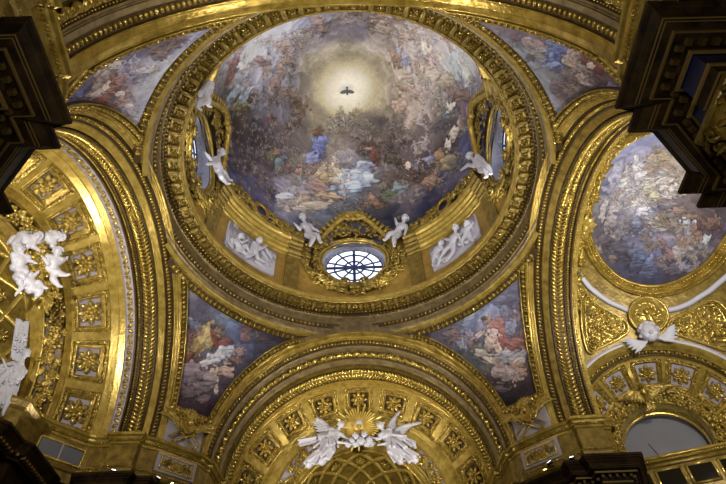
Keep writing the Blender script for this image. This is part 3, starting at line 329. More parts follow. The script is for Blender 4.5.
    UPV=nrm2(np.mean([g_[2:4] for g_ in figs],axis=0)) if figs else np.array([0,1.])
    if key=='dome':
        pal=['6c5040','5c6c90','8c5c48','8a7848','a09080','707a5c','a88c84','50485c']
        for _ in range(170):
            th=rs.uniform(0,2*PI); rr=8*rad(rs.uniform(34,84)); cu,cv=rr*sin(th),rr*cos(th)
            if abs(th-PI)<.7 and rr>8: continue
            dd=((u-cu)**2+(v-cv)**2)[::6,::6]; i=int(np.argmin(dd)); sh=dd.shape; b0=C0[(i//sh[1])*6,(i%sh[1])*6]
            q=np.array(lin(pal[rs.randint(8)])); q=(q/q.mean()*b0.mean()*rs.uniform(.75,1.35))*.6+b0*.4; L=rs.uniform(.24,.42); di=-np.array([cu,cv])/rr
            fig(cu,cv,di[0]*L,di[1]*L,hx(q),.9)
    for b in blobs:
        dd=((u-b[0])**2+(v-b[1])**2)[::5,::5]; i=int(np.argmin(dd)); sh=dd.shape; b0=C0[(i//sh[1])*5,(i%sh[1])*5]; a_=np.array(b[2:6]); kk=(.8 if np.ptp(lin(b[6]))>.09 else .5) if key=='dome' else (.7 if key=='apse' else .9)
        ct=DS(np.array(lin(b[6])),.8)*.95*kk+b0*(1-kk); big=math.hypot(b[2],b[3])*math.hypot(b[4],b[5])>.16 and ((key=='dome' and np.ptp(lin(b[6]))<.12) or (key=='apse' and np.ptp(lin(b[6]))<.14))
        if big:
            r_=math.hypot(*b[:2]); up_=(-np.array(b[:2])/r_) if key=='dome' else UPV; stroke(*b[:6],ct*.5+b0*.45,.5,.5,.5,.8,.2)
            for q in range(4):
                ph=q*1.57+rs.uniform(0,1); o_=a_[:2]*cos(ph)*.62+a_[2:]*sin(ph)*.62; L_=rs.uniform(.2,.3); fig(b[0]+o_[0],b[1]+o_[1],up_[0]*L_,up_[1]*L_,hx(ct*rs.uniform(.7,1.3)),.9)
        else: stroke(*b[:6],ct,.92,.25,.9,.7,.4)
    for g in figs: fig(*g)
    n3=fbm(u,v,9,3,91); C*=(1+.30*(n3-.5))[...,None]
    g=(C@np.array([.3,.55,.15]))[...,None]; C=g*.22+C*.78; g=(C@np.array([.3,.55,.15]))[...,None]; C=C*np.clip(g/.16,.02,None)**(.32 if key=='dome' else .2)*({'dome':1.12,'apse':.66}.get(key,1.0))*np.array([.975,.99,1.06]); C=np.where(C>.55,.55+(C-.55)*.4,C)
    return np.clip(C*bright,0.002,.95)
def nrm2(v): return v/(np.hypot(*v)+1e-9)
def set_colors(o,C):
    a=o.data.color_attributes.new('Col','FLOAT_COLOR','POINT'); A=np.ones((len(o.data.vertices),4),np.float32); A[:,:3]=C.reshape(-1,3); a.data.foreach_set('color',A.ravel())

# ---- dome shell with painted sky
def dome():
    mb=MB(); nt,na=340,720; th=np.linspace(.0005,PI/2,nt); az=np.linspace(0,2*PI,na,endpoint=False)
    T,A=np.meshgrid(th,az,indexing='ij'); G=np.stack([8.05*np.sin(T)*np.sin(A),8.05*np.sin(T)*np.cos(A),27+8.05*np.cos(T)],-1)
    mb.grid(G,closev=True); o=mb.build('ceiling',FRESCO)
    set_colors(o,paint(8*T*np.sin(A),8*T*np.cos(A),'dome',warp=.7))
    tag(o,'round domed ceiling painted with figures on clouds around a pale yellow glow','ceiling',kind='structure')
    b=MB(); z=34.62; c=np.array([-.12,.62,z])   # the painted dove is a flat relief on the vault
    for q in (-1,1): b.put(LEAF,c,np.array([.5*q,.10,0]),np.array([0,.45,0]),(0,0,-.03))
    b.put(E6,c+np.array([0,.05,0]),(.10,0,0),(0,.26,0),(0,0,.03)); b.put(E6,c+np.array([0,-.25,0]),(.08,0,0),(0,.09,0),(0,0,.03))
    d=b.build('dove_relief',material('grey_dove_paint','5a5a58',0,.6)); tag(d,'small grey dove at the centre of the painted glow in the dome','dove')
dome()

# ================================================================= drum
WIN=(0,90,180,270)
def drum_wall():
    mb=MB(); r=8.3; ZB,ZT=21.9,27.6; HW=20.0
    for w in WIN:
        n=64; cz=25.55; rows=[]
        for k in range(4):
            row=[]
            for i in range(n):
                a=2*PI*i/n; ex,ez=2.02/r*180/PI*cos(a),1.82*sin(a)
                s=1/max(abs(cos(a))/1.0,abs(sin(a))/1.0); bx=HW*cos(a)*s; bz=(ZT-cz if sin(a)>0 else cz-ZB)*sin(a)*s
                f=k/3; row.append(cyl(r,w+ex*(1-f)+bx*f,cz+ez*(1-f)+max(min(bz,ZT-cz),ZB-cz)*f))
            rows.append(row)
        mb.grid(np.array(rows),closev=True)
    for w in WIN: revolve(mb,[(r,ZB),(r,ZT)],24,a0=w+HW,a1=w+90-HW)
    revolve(mb,[(8.05,27.0),(8.3,27.6)],120)
    o=mb.build('wall_drum',DRUMW); tag(o,'ochre gilded drum wall below the painted dome','wall',kind='structure')
drum_wall()
def drum_window(w,idx,label):
    X,Y,N=cylframe(w); r0,r1=8.3,8.85; cz=25.55
    def P(r,x,z): return cyl(r,w,cz)+X*x+Y*z
    t=thing('window_%d'%idx,label,'window',cyl(r1,w,cz-1.7),kind='structure')
    m=MB(); n=64
    A=[2*PI*i/n for i in range(n)]
    rows=[[cyl(8.27,w+2.02/8.3*180/PI*cos(a),cz+1.82*sin(a)) for a in A],[P(8.42,2.0*cos(a),1.8*sin(a)) for a in A],[P(r1,1.84*cos(a),1.74*sin(a)+.25) for a in A]]
    m.grid(np.array(rows),closev=True); rv=m.build('window_reveal',REV,t)
    m=MB()
    for i in range(56):
        a=2*PI*i/56
        for f in (.3,.62):
            o=P(8.42,1.98*cos(a),1.78*sin(a))*(1-f)+P(r1,1.84*cos(a),1.74*sin(a)+.25)*f; ins=-(X*cos(a)+Y*sin(a)); T=X*-sin(a)+Y*cos(a)
            m.put(ROS5 if i%2 else E6,o,T*.09,N*.09,ins*.07)
    m.build('lattice_relief',REV,rv)
    m=MB(); G=[[P(r1+.02,1.87*k*cos(a),1.77*k*sin(a)+.25) for a in A] for k in (.001,1)]; m.grid(np.array(G),closev=True); m.build('glass_pane',GLASS,t)
    m=MB(); rr=.06
    for i in range(10):
        a=PI*i/10*2+PI/2; m.tube([P(r1-.03,0,.25),P(r1-.03,1.84*cos(a),1.74*sin(a)+.25)],.10 if i in (0,5) else rr,5)
    m.tube([P(r1-.03,-1.84,.25),P(r1-.03,1.84,.25)],.10,5)
    for k in (.34,.7): m.tube([P(r1-.03,1.84*k*cos(a),1.74*k*sin(a)+.25) for a in A],rr,5,closed=True)
    m.tube([P(r1-.02,1.84*cos(a),1.74*sin(a)+.25) for a in A],.06,5,closed=True)
    m.build('muntin_grid',WFR,t)
drum_window(0,1,'oval window with radiating blue glazing bars at the front of the drum')
drum_window(270,2,'oval window seen edge on at the left side of the drum')
drum_window(90,3,'oval window seen edge on at the right side of the drum')
drum_window(180,4,'oval window behind the viewer side of the drum, hidden by the ring cornice')

def surround(w,label,seed):
    X,Y,N=cylframe(w); cz=25.55; r=random.Random(seed)
    def P(x,z,h=0.0):  # on the drum surface, h towards the room
        return cyl(8.28-h-max(0,z-1.4)*.27,w+x/8.3*180/PI,cz+z)
    def axes(x): return cylframe(w+x/8.3*180/PI)
    t=thing('window_surround',label,'window frame',cyl(8.1,w,23.3),group=None)
    A=np.linspace(0,2*PI,80,endpoint=False)
    m=MB(); m.grid(np.array([[P(kx*cos(a),max(kz*sin(a),-2.75),h) for a in A] for kx,kz,h in ((2.3,2.1,.05),(2.6,2.45,.09),(3.0,2.75,.0))]),closev=True); m.build('painted_shade_backing',GROUND,t)  # dark ring painted in as the shade between the scrolls
    m=MB(); 
    for k,rr,h in ((1.03,.07,.1),(1.12,.1,.14),(1.21,.05,.1)): m.tube([P(2.02*k*cos(a),1.82*k*sin(a),h) for a in A],rr,6,closed=True)
    m.build('oval_moulding',GOLDB,t)
    m=MB()   # leafy scrollwork filling the surround
    for i in range(560):
        a=r.uniform(0,2*PI); q=r.random()**.7; kx=2.02*1.2+q*.85; kz=1.82*1.2+q*(.55+(1.2 if sin(a)>.3 else 0))
        x,z=kx*cos(a),kz*sin(a)
        if z<-2.75: continue
        Xa,Ya,Na=axes(x); th=r.uniform(0,2*PI); d=Xa*cos(th)+Ya*sin(th); e=np.cross(Na,d); s=r.uniform(.2,.36)
        k=r.random(); o=P(x,z,.06+.25*(1-q))
        if k<.6: m.put(LEAF,o,d*s*1.3,e*s*.9,Na*s*.9)
        elif k<.85: m.put(VOL,o,d*s*.55,e*s*.55,Na*s*.6)
        else: m.put(ROS5,o,d*s*.5,e*s*.5,Na*s*.6)
    m.build('leaf_scrollwork',GOLDD,t)
    for q in (-1,1):   # paired volutes of the crest and of the base
        m=MB(); pts=[];R=[]
        for i in range(26):
            s=i/25; x=q*(.3+2.3*s); z=2.3+1.45*cos(s*2.1)-.15*s; pts.append(P(x,z,.4-.1*s)); R.append(.2-.06*s)
        m.tube(pts,R,8); Xa,Ya,Na=axes(q*2.5); m.put(VOL,P(q*2.42,1.62,.3),Xa*.42*-q,Ya*.42,Na*.8)
        for i in range(9):
            s=(i+.5)/9; x=q*(.25+2.3*s); z=2.45+1.5*cos(s*2.1); Xa,Ya,Na=axes(x); d=nrm(Ya+Xa*q*(.2+s)); m.put(LEAF,P(x,z,.3),d*.5,np.cross(Na,d)*.45,Na*.4)
        m.build('crest_scroll',GOLDB,t)
        m=MB(); pts=[P(q*(.3+1.9*s),-2.15-.12*sin(s*PI)+.75*s*s,.3) for s in np.linspace(0,1,16)]; m.tube(pts,[.15-.05*s for s in np.linspace(0,1,16)],8)
        Xa,Ya,Na=axes(q*.5); m.put(VOL,P(q*.55,-2.1,.35),Xa*.3*q,Ya*.3,Na*.7); Xa,Ya,Na=axes(q*2.2); m.put(VOL,P(q*2.15,-1.5,.3),Xa*.34*-q,Ya*.34,Na*.7)
        for i in range(6):
            s=(i+.5)/6; Xa,Ya,Na=axes(q*2*s); d=nrm(Xa*q-Ya*.5); m.put(LEAF,P(q*(.3+1.9*s),-2.25+.7*s*s,.36),d*.42,np.cross(Na,d)*.4,Na*.3)
        m.build('base_scroll',GOLDW,t)
    m=MB()
    for i in range(11):
        a=PI*(i+.5)/11; d=nrm(X*cos(a)+Y*sin(a)*1.1+N*.15); m.put(LEAF,P(0,3.4,.42),d*1.0,np.cross(N,d)*.55,N*.5)
    m.put(E8,P(0,3.45,.5),X*.22,Y*.2,N*.2); m.build('shell_crest',GOLDB,t)
    m=MB(); m.box(P(0,-2.35,.25),.28,.22,.2,X,Y,N,.04); m.put(ROS6,P(0,-2.3,.45),X*.2,Y*.2,N*.2); m.build('base_block',GOLDW,t)
surround(0,'gilded scrollwork surround of the front oval window','a'); surround(270,'gilded scrollwork surround round the left drum window','b'); surround(90,'gilded scrollwork surround round the right drum window','c')

def drum_cornice(a0,a1,label):
    t=thing('drum_cornice',label,'cornice',cyl(8.1,(a0+a1)/2,25.2))
    P=[(8.28,25.25),(8.2,25.3),(8.2,25.5),(8.08,25.6),(8.08,25.85),(8.0,25.9),(8.0,26.1),(7.86,26.2),(7.86,26.4),(7.74,26.5),(7.72,26.75),(7.8,26.85),(8.1,26.9)]
    m=MB(); revolve(m,P,40,a0=a0,a1=a1)
    for e in (a0,a1):
        V=[cyl(r,e,z) for r,z in P]+[cyl(8.3,e,z) for r,z in P]; k=len(P); m.add(V,[[i,i+1,k+i+1,k+i] for i in range(k-1)])
    m.build('moulding',GOLDB,t)
    for e0,e1 in ((a0,a0+6.2),(a1-6.2,a1)):      # projecting strips at both ends
        m=MB(); Q=[(8.28,21.9),(8.18,21.95),(8.18,25.3)]; revolve(m,Q,6,a0=e0,a1=e1)
        for e in (e0,e1): m.add([cyl(8.3,e,21.9),cyl(8.18,e,21.9),cyl(8.18,e,25.3),cyl(8.3,e,25.3)],[[0,1,2,3]])
        revolve(m,[(r-.09,z) for r,z in P],6,a0=e0,a1=e1)
        for e in (e0,e1):
            V=[cyl(r-.09,e,z) for r,z in P]+[cyl(8.3,e,z) for r,z in P]; k=len(P); m.add(V,[[i,i+1,k+i+1,k+i] for i in range(k-1)])
        m.build('pilaster_strip',GOLDW if e0==a0 else GOLDW,t)
    # leafy cresting lying on top at the foot of the dome
    t2=thing('garland_cresting','gilded leaf garland and wreath on the cornice '+label.split('cornice ')[1],'garland',cyl(7.9,(a0+a1)/2,26.9))
    rr=random.Random(a0); m=MB(); mid=(a0+a1)/2
    mL,mR=MB(),MB()
    for i in range(230):
        az=rr.uniform(a0+1,a1-1); m=mL if az<mid else mR; X,Y,N=cylframe(az); e=abs(az-mid)/(a1-a0)*2; hmax=.25+.75*(1-abs(e-.25)) 
        if abs(az-mid)<3.2: continue
        h=rr.random()*hmax*1.1; th=rr.uniform(0,PI*2); d=X*cos(th)+Y*sin(th); s=rr.uniform(.2,.34); k=rr.random()
        m.put(LEAF if k<.7 else (VOL if k<.85 else ROS5),cyl(7.86-.12*rr.random(),az,26.85+h),d*s*(1.2 if k<.7 else .6),np.cross(N,d)*s*(.9 if k<.7 else .6),N*s)
    mL.build('leaf_garland',GOLDD,t2); mR.build('leaf_garland',GOLDD,t2)
    X,Y,N=cylframe(mid); m=MB(); c=cyl(7.75,mid,27.4)
    for i in range(22):
        a=2*PI*i/22; o=c+X*.45*cos(a)+Y*.5*sin(a); d=nrm(-X*sin(a)+Y*cos(a)+(X*cos(a)+Y*sin(a))*.5)
        m.put(LEAF,o,d*.32,np.cross(N,d)*.4,N*.35); 
    m.tube([c+X*.45*cos(a)+Y*.5*sin(a) for a in np.linspace(0,2*PI,24,endpoint=False)],.09,6,closed=True)
    m.build('wreath',GOLD,t2)
    for q in (-1,1):
        m=MB(); pts=[cyl(7.78,mid+q*(4+13*s),27.35-.5*s+.15*sin(s*6)) for s in np.linspace(0,1,14)]; m.tube(pts,[.1-.05*s for s in np.linspace(0,1,14)],6); m.build('ribbon',GOLDW,t2)
drum_cornice(-71,-24,'gilded drum cornice between the left and the front window')
drum_cornice(24,71,'gilded drum cornice between the front and the right window')
drum_cornice(109,156,'gilded drum cornice between the right and the near window')
drum_cornice(204,251,'gilded drum cornice between the near and the left window')

# ================================================================= ring cornice under the drum
def ring():
    t=thing('ring_cornice','round gilded cornice ringing the foot of the dome drum','cornice',(0,-8,20))
    parts=[('lip_moulding',[(8.3,22.25),(8.02,22.3),(7.95,22.22),(7.97,22.1),(8.0,22.05),(8.02,21.98),(8.08,21.95),(8.1,21.9)],GOLDB),
     ('rosette_soffit',[(8.1,21.9),(8.12,21.98),(8.62,21.9),(8.64,21.78)],GOLDW),
     ('bead_course',[(8.64,21.78),(8.7,21.76),(8.72,21.66),(8.8,21.64),(8.82,21.5)],GOLD),
     ('plain_frieze',[(8.82,21.5),(8.86,21.46),(8.88,21.4),(8.9,20.95)],GREYF),
     ('leaf_course',[(8.9,20.95),(8.86,20.9),(8.9,20.8),(8.94,20.62)],GOLD),
     ('lower_fascia',[(8.94,20.62),(8.98,20.58),(9.0,20.42),(9.06,20.36),(9.1,20.3)],GREYF),
     ('bright_fascia',[(9.1,20.3),(9.07,20.27),(9.10,20.2),(9.24,20.1),(9.22,20.07)],GOLDB),
     ('egg_course',[(9.22,20.07),(9.28,20.04),(9.5,19.78),(9.56,19.72),(9.62,19.8)],GOLDW)]
    ob={}
    for nme,pr,mt in parts:
        m=MB(); revolve(m,pr,300,clipx=8.86 if pr[0][0]>8.85 else None,clipy=8.8)
        ob[nme]=(m,mt)
    orn={k:MB() for k in ob}
    def rowr(m,r,z,N_,P,n,sc,ph=0):
        for i in range(n):
            if z<20.3: pass
            az=(i+ph)*360/n; X,Y,N=cylframe(az); o=cyl(r,az,z)
            if abs(o[0])>8.86 or abs(o[1])>8.76: continue
            d=nrm(N*N_[0]+Y*N_[1]); e=np.cross(d,X); m.put(P,o,X*sc[0],e*sc[1],d*sc[2])
    rowr(orn['bead_course'],8.68,21.72,(1,-1),E6,260,(.075,.07,.06)); rowr(orn['bead_course'],8.8,21.55,(1,-1),E6,260,(.06,.06,.06))
    rowr(orn['leaf_course'],8.88,20.78,(1,-.4),E6,230,(.07,.10,.05))
    rowr(orn['egg_course'],9.39,19.91,(1,-.85),E8,210,(.085,.14,.11)); rowr(orn['egg_course'],9.39,19.9,(1,-.85),E6,210,(.02,.12,.07),.5); rowr(orn['egg_course'],9.25,20.05,(1,-.85),E6,380,(.07,.035,.035)); rowr(orn['egg_course'],9.53,19.75,(1,-.85),E6,380,(.07,.035,.035))
    rowr(orn['lip_moulding'],8.06,21.96,(.3,-1),E6,420,(.035,.03,.03))
    for k,(m,mt) in ob.items():
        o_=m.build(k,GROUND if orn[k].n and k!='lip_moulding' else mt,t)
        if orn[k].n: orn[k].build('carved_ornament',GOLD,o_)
    n=76
    for i in range(n):
        az=(i+.5)*360/n; X,Y,N=cylframe(az)
        m=MB(); m.box(cyl(8.40,az,21.84),.10,.24,.10,X,N,Y,.03); m.put(VOL,cyl(8.2,az,21.84)-X*.12,N*.09,Y*.09,X*.3); m.put(LEAF,cyl(8.62,az,21.77),N*.5,X*.3,-Y*.25)
        md=m.build('modillion',GOLDW,t)
    for i in range(n):
        az=i*360/n; X,Y,N=cylframe(az); m=MB(); d=nrm(-Y+N*.15); m.put(ROS6,cyl(8.37,az,21.9),X*.19,np.cross(d,X)*.19,d*.25); m.build('rosette',GOLDD,t)
ring()

# ================================================================= pendentives
def pend_pt(z,az):   # az measured from the y axis towards the x axis, first quadrant
    z=np.asarray(z,float)
    ya=np.sqrt(np.clip(54.8-(z-13.4)**2,.01,None)); xb=np.sqrt(np.clip(52.9-(z-12.95)**2,.01,None))
    A=np.stack([np.full_like(z,8.8),ya],-1); B=np.stack([xb,np.full_like(z,8.78)],-1)
    aA=np.arctan2(A[...,0],A[...,1]); aB=np.arctan2(B[...,0],B[...,1]); f=np.clip((az-aB)/np.maximum(aA-aB,1e-3),-.3,1.3)
    base=(1-f)*np.hypot(B[...,0],B[...,1])+f*np.hypot(A[...,0],A[...,1]); bulge=.0
    k=np.clip((z-18.2)/1.7,0,1); k=k*k*(3-2*k); R=np.maximum(base,base*(1-k)+9.5*k)
    return np.stack([R*np.sin(az),R*np.cos(az),z],-1)
def pend_lim(z,o):
    ya=np.sqrt(np.clip((7.4+o)**2-(z-13.4)**2,.01,None)); xb=np.sqrt(np.clip((7.27+o)**2-(z-12.95)**2,.01,None))
    return np.arctan2(xb,8.78),np.arctan2(8.8,ya)
def pendentive(sx,sy,key,label,flabel):
    S=np.array([sx,sy,1.]); nz,na=200,200; Z=np.linspace(14.5,20.0,nz)
    b0,b1=pend_lim(Z,.36); F=np.linspace(0,1,na); AZ=b0[:,None]*(1-F)+b1[:,None]*F; ZZ=np.repeat(Z[:,None],na,1)
    G=pend_pt(ZZ,AZ)*S; m=MB(); m.grid(G); o=m.build('pendentive_fresco',FRESCO)
    set_colors(o,paint(11.5*(AZ-PI/4),ZZ,key,warp=.25,fscale=1.0)); tag(o,label,'fresco')
    m=MB(); ZW=np.linspace(12.9,14.56,6); w0,w1=pend_lim(ZW,-.02); FW=np.linspace(0,1,12); m.grid(pend_pt(np.repeat(ZW[:,None],12,1),w0[:,None]*(1-FW)+w1[:,None]*FW)*S); m.build('foot_ground',GREYF,o)
    for side in (0,1):
        rz,zc=((7.27,12.95),(7.4,13.4))[side]
        def Q(off,t,h):
            z=zc+(rz+off)*np.sin(t); z=np.minimum(z,20.3); az=pend_lim(z,off)[side]; p=pend_pt(z,az); return p*(1-h/np.linalg.norm(p[...,:2],axis=-1,keepdims=True)*np.array([1,1,0]))*S
        t0=math.asin((14.75-zc)/rz); t1=math.asin(min(.999,(20.1-zc)/rz)); T=np.linspace(t0,t1+.02,70)
        m=MB(); m.grid(np.array([Q(0.0,T,.05),Q(.05,T,.14),Q(.12,T,.08),Q(.34,T,.08),Q(.37,T,.14),Q(.42,T,.12),Q(.44,T,0.)]))
        me_=MB(); n=int((t1-t0)*rz/.235)
        for off_ in (.02,.06,.39): me_.tube(Q(off_,T,.13),.032,6)
        for i in range(n):
            t=t0+(t1-t0)*(i+.5)/n; c=Q(.225,np.array([t]),.1)[0]; T1=nrm(Q(.225,np.array([t+.01]),.1)[0]-c); W=nrm(Q(.33,np.array([t]),.1)[0]-c); N=np.cross(T1,W); N=N if N@(-c*np.array([1,1,.3]))>0 else -N
            me_.put(E8,c,T1*.085,W*.115,N*.13); me_.put(E6,c+T1*.115,T1*.02,W*.1,N*.07)
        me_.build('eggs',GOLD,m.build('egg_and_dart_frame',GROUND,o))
    m=MB(); z=np.array([14.62]); a0,a1=[float(q) for q in (pend_lim(z,0)[0][0],pend_lim(z,0)[1][0])]
    A=np.linspace(a0,a1,14); m.grid(np.array([pend_pt(np.full(14,zz),A)*(1-hh/11.5*np.array([1,1,0]))*S for zz,hh in ((14.5,0),(14.52,.12),(14.9,.12),(14.92,0))]))
    for i in range(9):
        a=a0+(a1-a0)*(i+.5)/9; c=pend_pt(np.array([14.72]),np.array([a]))[0]*S; N=nrm(-c*np.array([1,1,0])); X=np.cross((0,0,1),N); m.put(E8,c+N*.14,X*.1,(0,0,.12),N*.1)
    m.build('sill_moulding',GOLD,o)
pendentive(-1,1,'pBL','pendentive painting of a seated figure in a golden cloak, between the left and front arches','')
pendentive(1,1,'pBR','pendentive painting of a seated figure in pink robes, between the front and right arches','')
pendentive(-1,-1,'pTL','pale lilac pendentive painting in the upper left with figures in red and violet drapery','')
pendentive(1,-1,'pTR','grey pendentive painting in the upper right with a figure in bright blue drapery','')

# ================================================================= the four great arches
FS=dict(z=12.95)
def fst(d): return (d,7.22-.175*(d-8.8),12.95)
def shift(s,k): return (s[0],s[1]+k,s[2])
def band(arch,t,name,mt,sts,rows=(),beads=()):
    m=MB()
    for a,b in zip(sts[:-1],sts[1:]): arch.strip(m,a,b)
    for st,rr in beads: arch.bead(m,st,rr)
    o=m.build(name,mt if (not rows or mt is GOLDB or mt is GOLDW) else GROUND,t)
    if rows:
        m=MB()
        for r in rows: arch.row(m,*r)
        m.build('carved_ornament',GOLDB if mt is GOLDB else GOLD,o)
    return o
def star(arch,t,s0,s1,sc):
    o,T,a,N=arch.loc(s0,s1,.5,PI/2); m=MB(); m.box(o,sc*.9,sc*.75,.03,T,a,N)
    for i in range(8):
        q=2*PI*i/8; d=T*cos(q)+a*sin(q); m.put(LEAF,o+N*.03,d*sc*.8,np.cross(N,d)*sc*.55,N*sc*.5)
    m.put(E8,o+N*.08,T*sc*.15,a*sc*.15,N*sc*.15); m.build('star_boss',GOLDB,t)
def long_arch(A,U,label,loc):
    ar=Arch((0,0,0),A,U); t=thing('great_arch',label,'arch',loc)
    f=fst
    band(ar,t,'outer_fascia',GOLD,[(8.80,7.34,12.95),(8.74,7.27,12.95),f(8.76),f(8.95),shift(f(9.0),-.06),f(9.25)],beads=[((8.75,7.26,12.95),.05),(f(8.97),.035),(f(9.06),.02),(f(9.2),.03)])
    band(ar,t,'bead_and_leaf_band',GOLDD,[f(9.25),shift(f(9.3),.06),shift(f(9.62),.06),f(9.66)],rows=[(shift(f(9.3),.06),shift(f(9.62),.06),.5,E6,.2,(.085,.12,.08))])
    band(ar,t,'smooth_moulding',GREYF,[f(9.66),shift(f(9.7),-.05),shift(f(9.85),-.05),shift(f(9.88),.02),shift(f(10.02),.02)],beads=[(f(9.68),.03),(f(9.9),.025),(f(10.0),.025)])
    band(ar,t,'rosette_leaf_band',GOLD,[f(10.02),shift(f(10.08),.07),shift(f(10.55),.07),f(10.6)],rows=[(f(10.1),f(10.55),.5,LEAF,.24,(.38,.4,.5),'alt'),(f(10.1),f(10.55),0,E6,.14,(.05,.04,.04))])
    band(ar,t,'smooth_fascia',GREYF,[f(10.6),shift(f(10.62),-.05),shift(f(10.95),-.06),shift(f(11.0),.1)],beads=[(shift(f(10.64),-.04),.03),(shift(f(10.93),-.06),.03)])
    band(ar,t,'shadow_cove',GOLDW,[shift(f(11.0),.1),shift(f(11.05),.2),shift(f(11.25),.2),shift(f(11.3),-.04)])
    band(ar,t,'laurel_chevron_band',GOLD,[shift(f(11.3),-.05),shift(f(11.38),-.05),shift(f(11.4),.04),shift(f(12.12),.04),shift(f(12.14),-.04),f(12.22)],rows=[(f(11.42),f(12.1),.5,LEAF,.20,(.44,.24,.7),'chev')],beads=[(f(11.34),.04),(f(12.17),.04)])
    star(ar,t,f(11.42),f(12.1),.42)
    band(ar,t,'plain_soffit',GOLDB,[f(12.22),(12.6,6.72,12.93),(12.75,6.74,12.93),(12.8,6.70,12.93),(12.98,6.70,12.93)],beads=[((12.78,6.70,12.93),.03)])
    return ar,t
def short_arch(A,U,label,loc,left):
    ar=Arch((0,0,0),A,U); t=thing('great_arch',label,'arch',loc)
    f=lambda d:(d,7.38-.42*(min(d,9.6)-8.75)+ (max(d,9.6)-9.6)*.06,13.4-.43*(min(d,9.6)-8.75)-.16*(max(d,9.6)-9.6))
    band(ar,t,'outer_fascia',GOLDB,[(8.80,7.48,13.4),(8.72,7.42,13.4),f(8.76),f(8.95)],beads=[((8.73,7.42,13.4),.05),(f(8.8),.025),(f(8.93),.03)])
    band(ar,t,'bead_and_leaf_band',GOLDD,[f(8.95),shift(f(8.98),.05),shift(f(9.25),.05),f(9.28)],rows=[(f(8.98),f(9.25),.5,E6,.17,(.07,.1,.07))])
    band(ar,t,'inner_fascia',GOLDB if left else GOLDW,[f(9.28),shift(f(9.3),-.04),shift(f(9.52),-.04),f(9.56)],rows=[(f(9.3),f(9.5),.9,E6,.12,(.04,.04,.04))])
    band(ar,t,'laurel_chevron_band',GOLD,[shift(f(9.56),-.06),shift(f(9.62),-.06),shift(f(9.64),.03),shift(f(10.24),.03),shift(f(10.26),-.05),f(10.32)],rows=[(f(9.66),f(10.22),.5,LEAF,.19,(.38,.22,.6),'chev')],beads=[(shift(f(9.59),-.05),.04),(shift(f(10.29),-.03),.04)])
    star(ar,t,f(9.64),f(10.24),.36)
    band(ar,t,'small_leaf_band',GOLDD,[f(10.32),shift(f(10.36),.04),shift(f(10.52),.04),shift(f(10.56),-.05),shift(f(10.64),-.05)],rows=[(f(10.36),f(10.52),.5,E6,.12,(.05,.07,.05))])
    if left:
        band(ar,t,'lilac_leaf_band',LILAC,[f(10.64),(10.68,7.15,12.8),(11.05,7.15,12.8),(11.08,7.08,12.8)])
        m=MB(); ar.row(m,(10.68,7.12,12.8),(11.05,7.12,12.8),.5,LEAF,.26,(.32,.3,.3),'alt'); m.build('gilded_leaves',GOLDD,t)
        band(ar,t,'plain_soffit',GOLDB,[(11.08,7.08,12.8),(11.35,6.98,12.83),(11.38,6.95,12.83),(11.66,6.82,12.85)],beads=[((11.36,6.97,12.83),.03)])
    else:
        band(ar,t,'plain_edge',GOLDB,[f(10.64),(10.7,7.2,12.85),(10.95,7.2,12.85),(10.97,7.95,12.85)],rows=[((10.7,7.18,12.85),(10.95,7.18,12.85),.3,E6,.15,(.05,.05,.05))])
    return ar,t
arF,tF=long_arch((0,1,0),(1,0,0),'great gilded arch at the front, framing the winged angels',(0,8.8,13))
arB,tB=long_arch((0,-1,0),(1,0,0),'great gilded arch overhead at the upper edge of the view, between the two dark cornices',(0,-8.8,13))
arL,tL=short_arch((-1,0,0),(0,1,0),'great gilded arch on the left, leading to the square coffers',(-8.8,0,13),True)
arR,tR=short_arch((1,0,0),(0,1,0),'great gilded arch on the right, framing the painted half dome',(8.8,0,13),False)
# spandrel plates behind the arch crowns
m=MB()
for sy in (1,-1):
    X=np.linspace(-4.6,4.6,30); m.grid(np.array([[(x,sy*8.84,12.95+math.sqrt(7.3**2-x*x)) for x in X],[(x,sy*8.84,22.) for x in X]]))
for sx in (1,-1):
    Y=np.linspace(-4.4,4.4,30); m.grid(np.array([[(sx*8.9,y,13.4+math.sqrt(7.45**2-y*y)) for y in Y],[(sx*8.9,y,22.) for y in Y]]))
tag(m.build('wall_spandrels',GREYF),'narrow wall strips between the arch crowns and the ring cornice','wall',kind='structure')

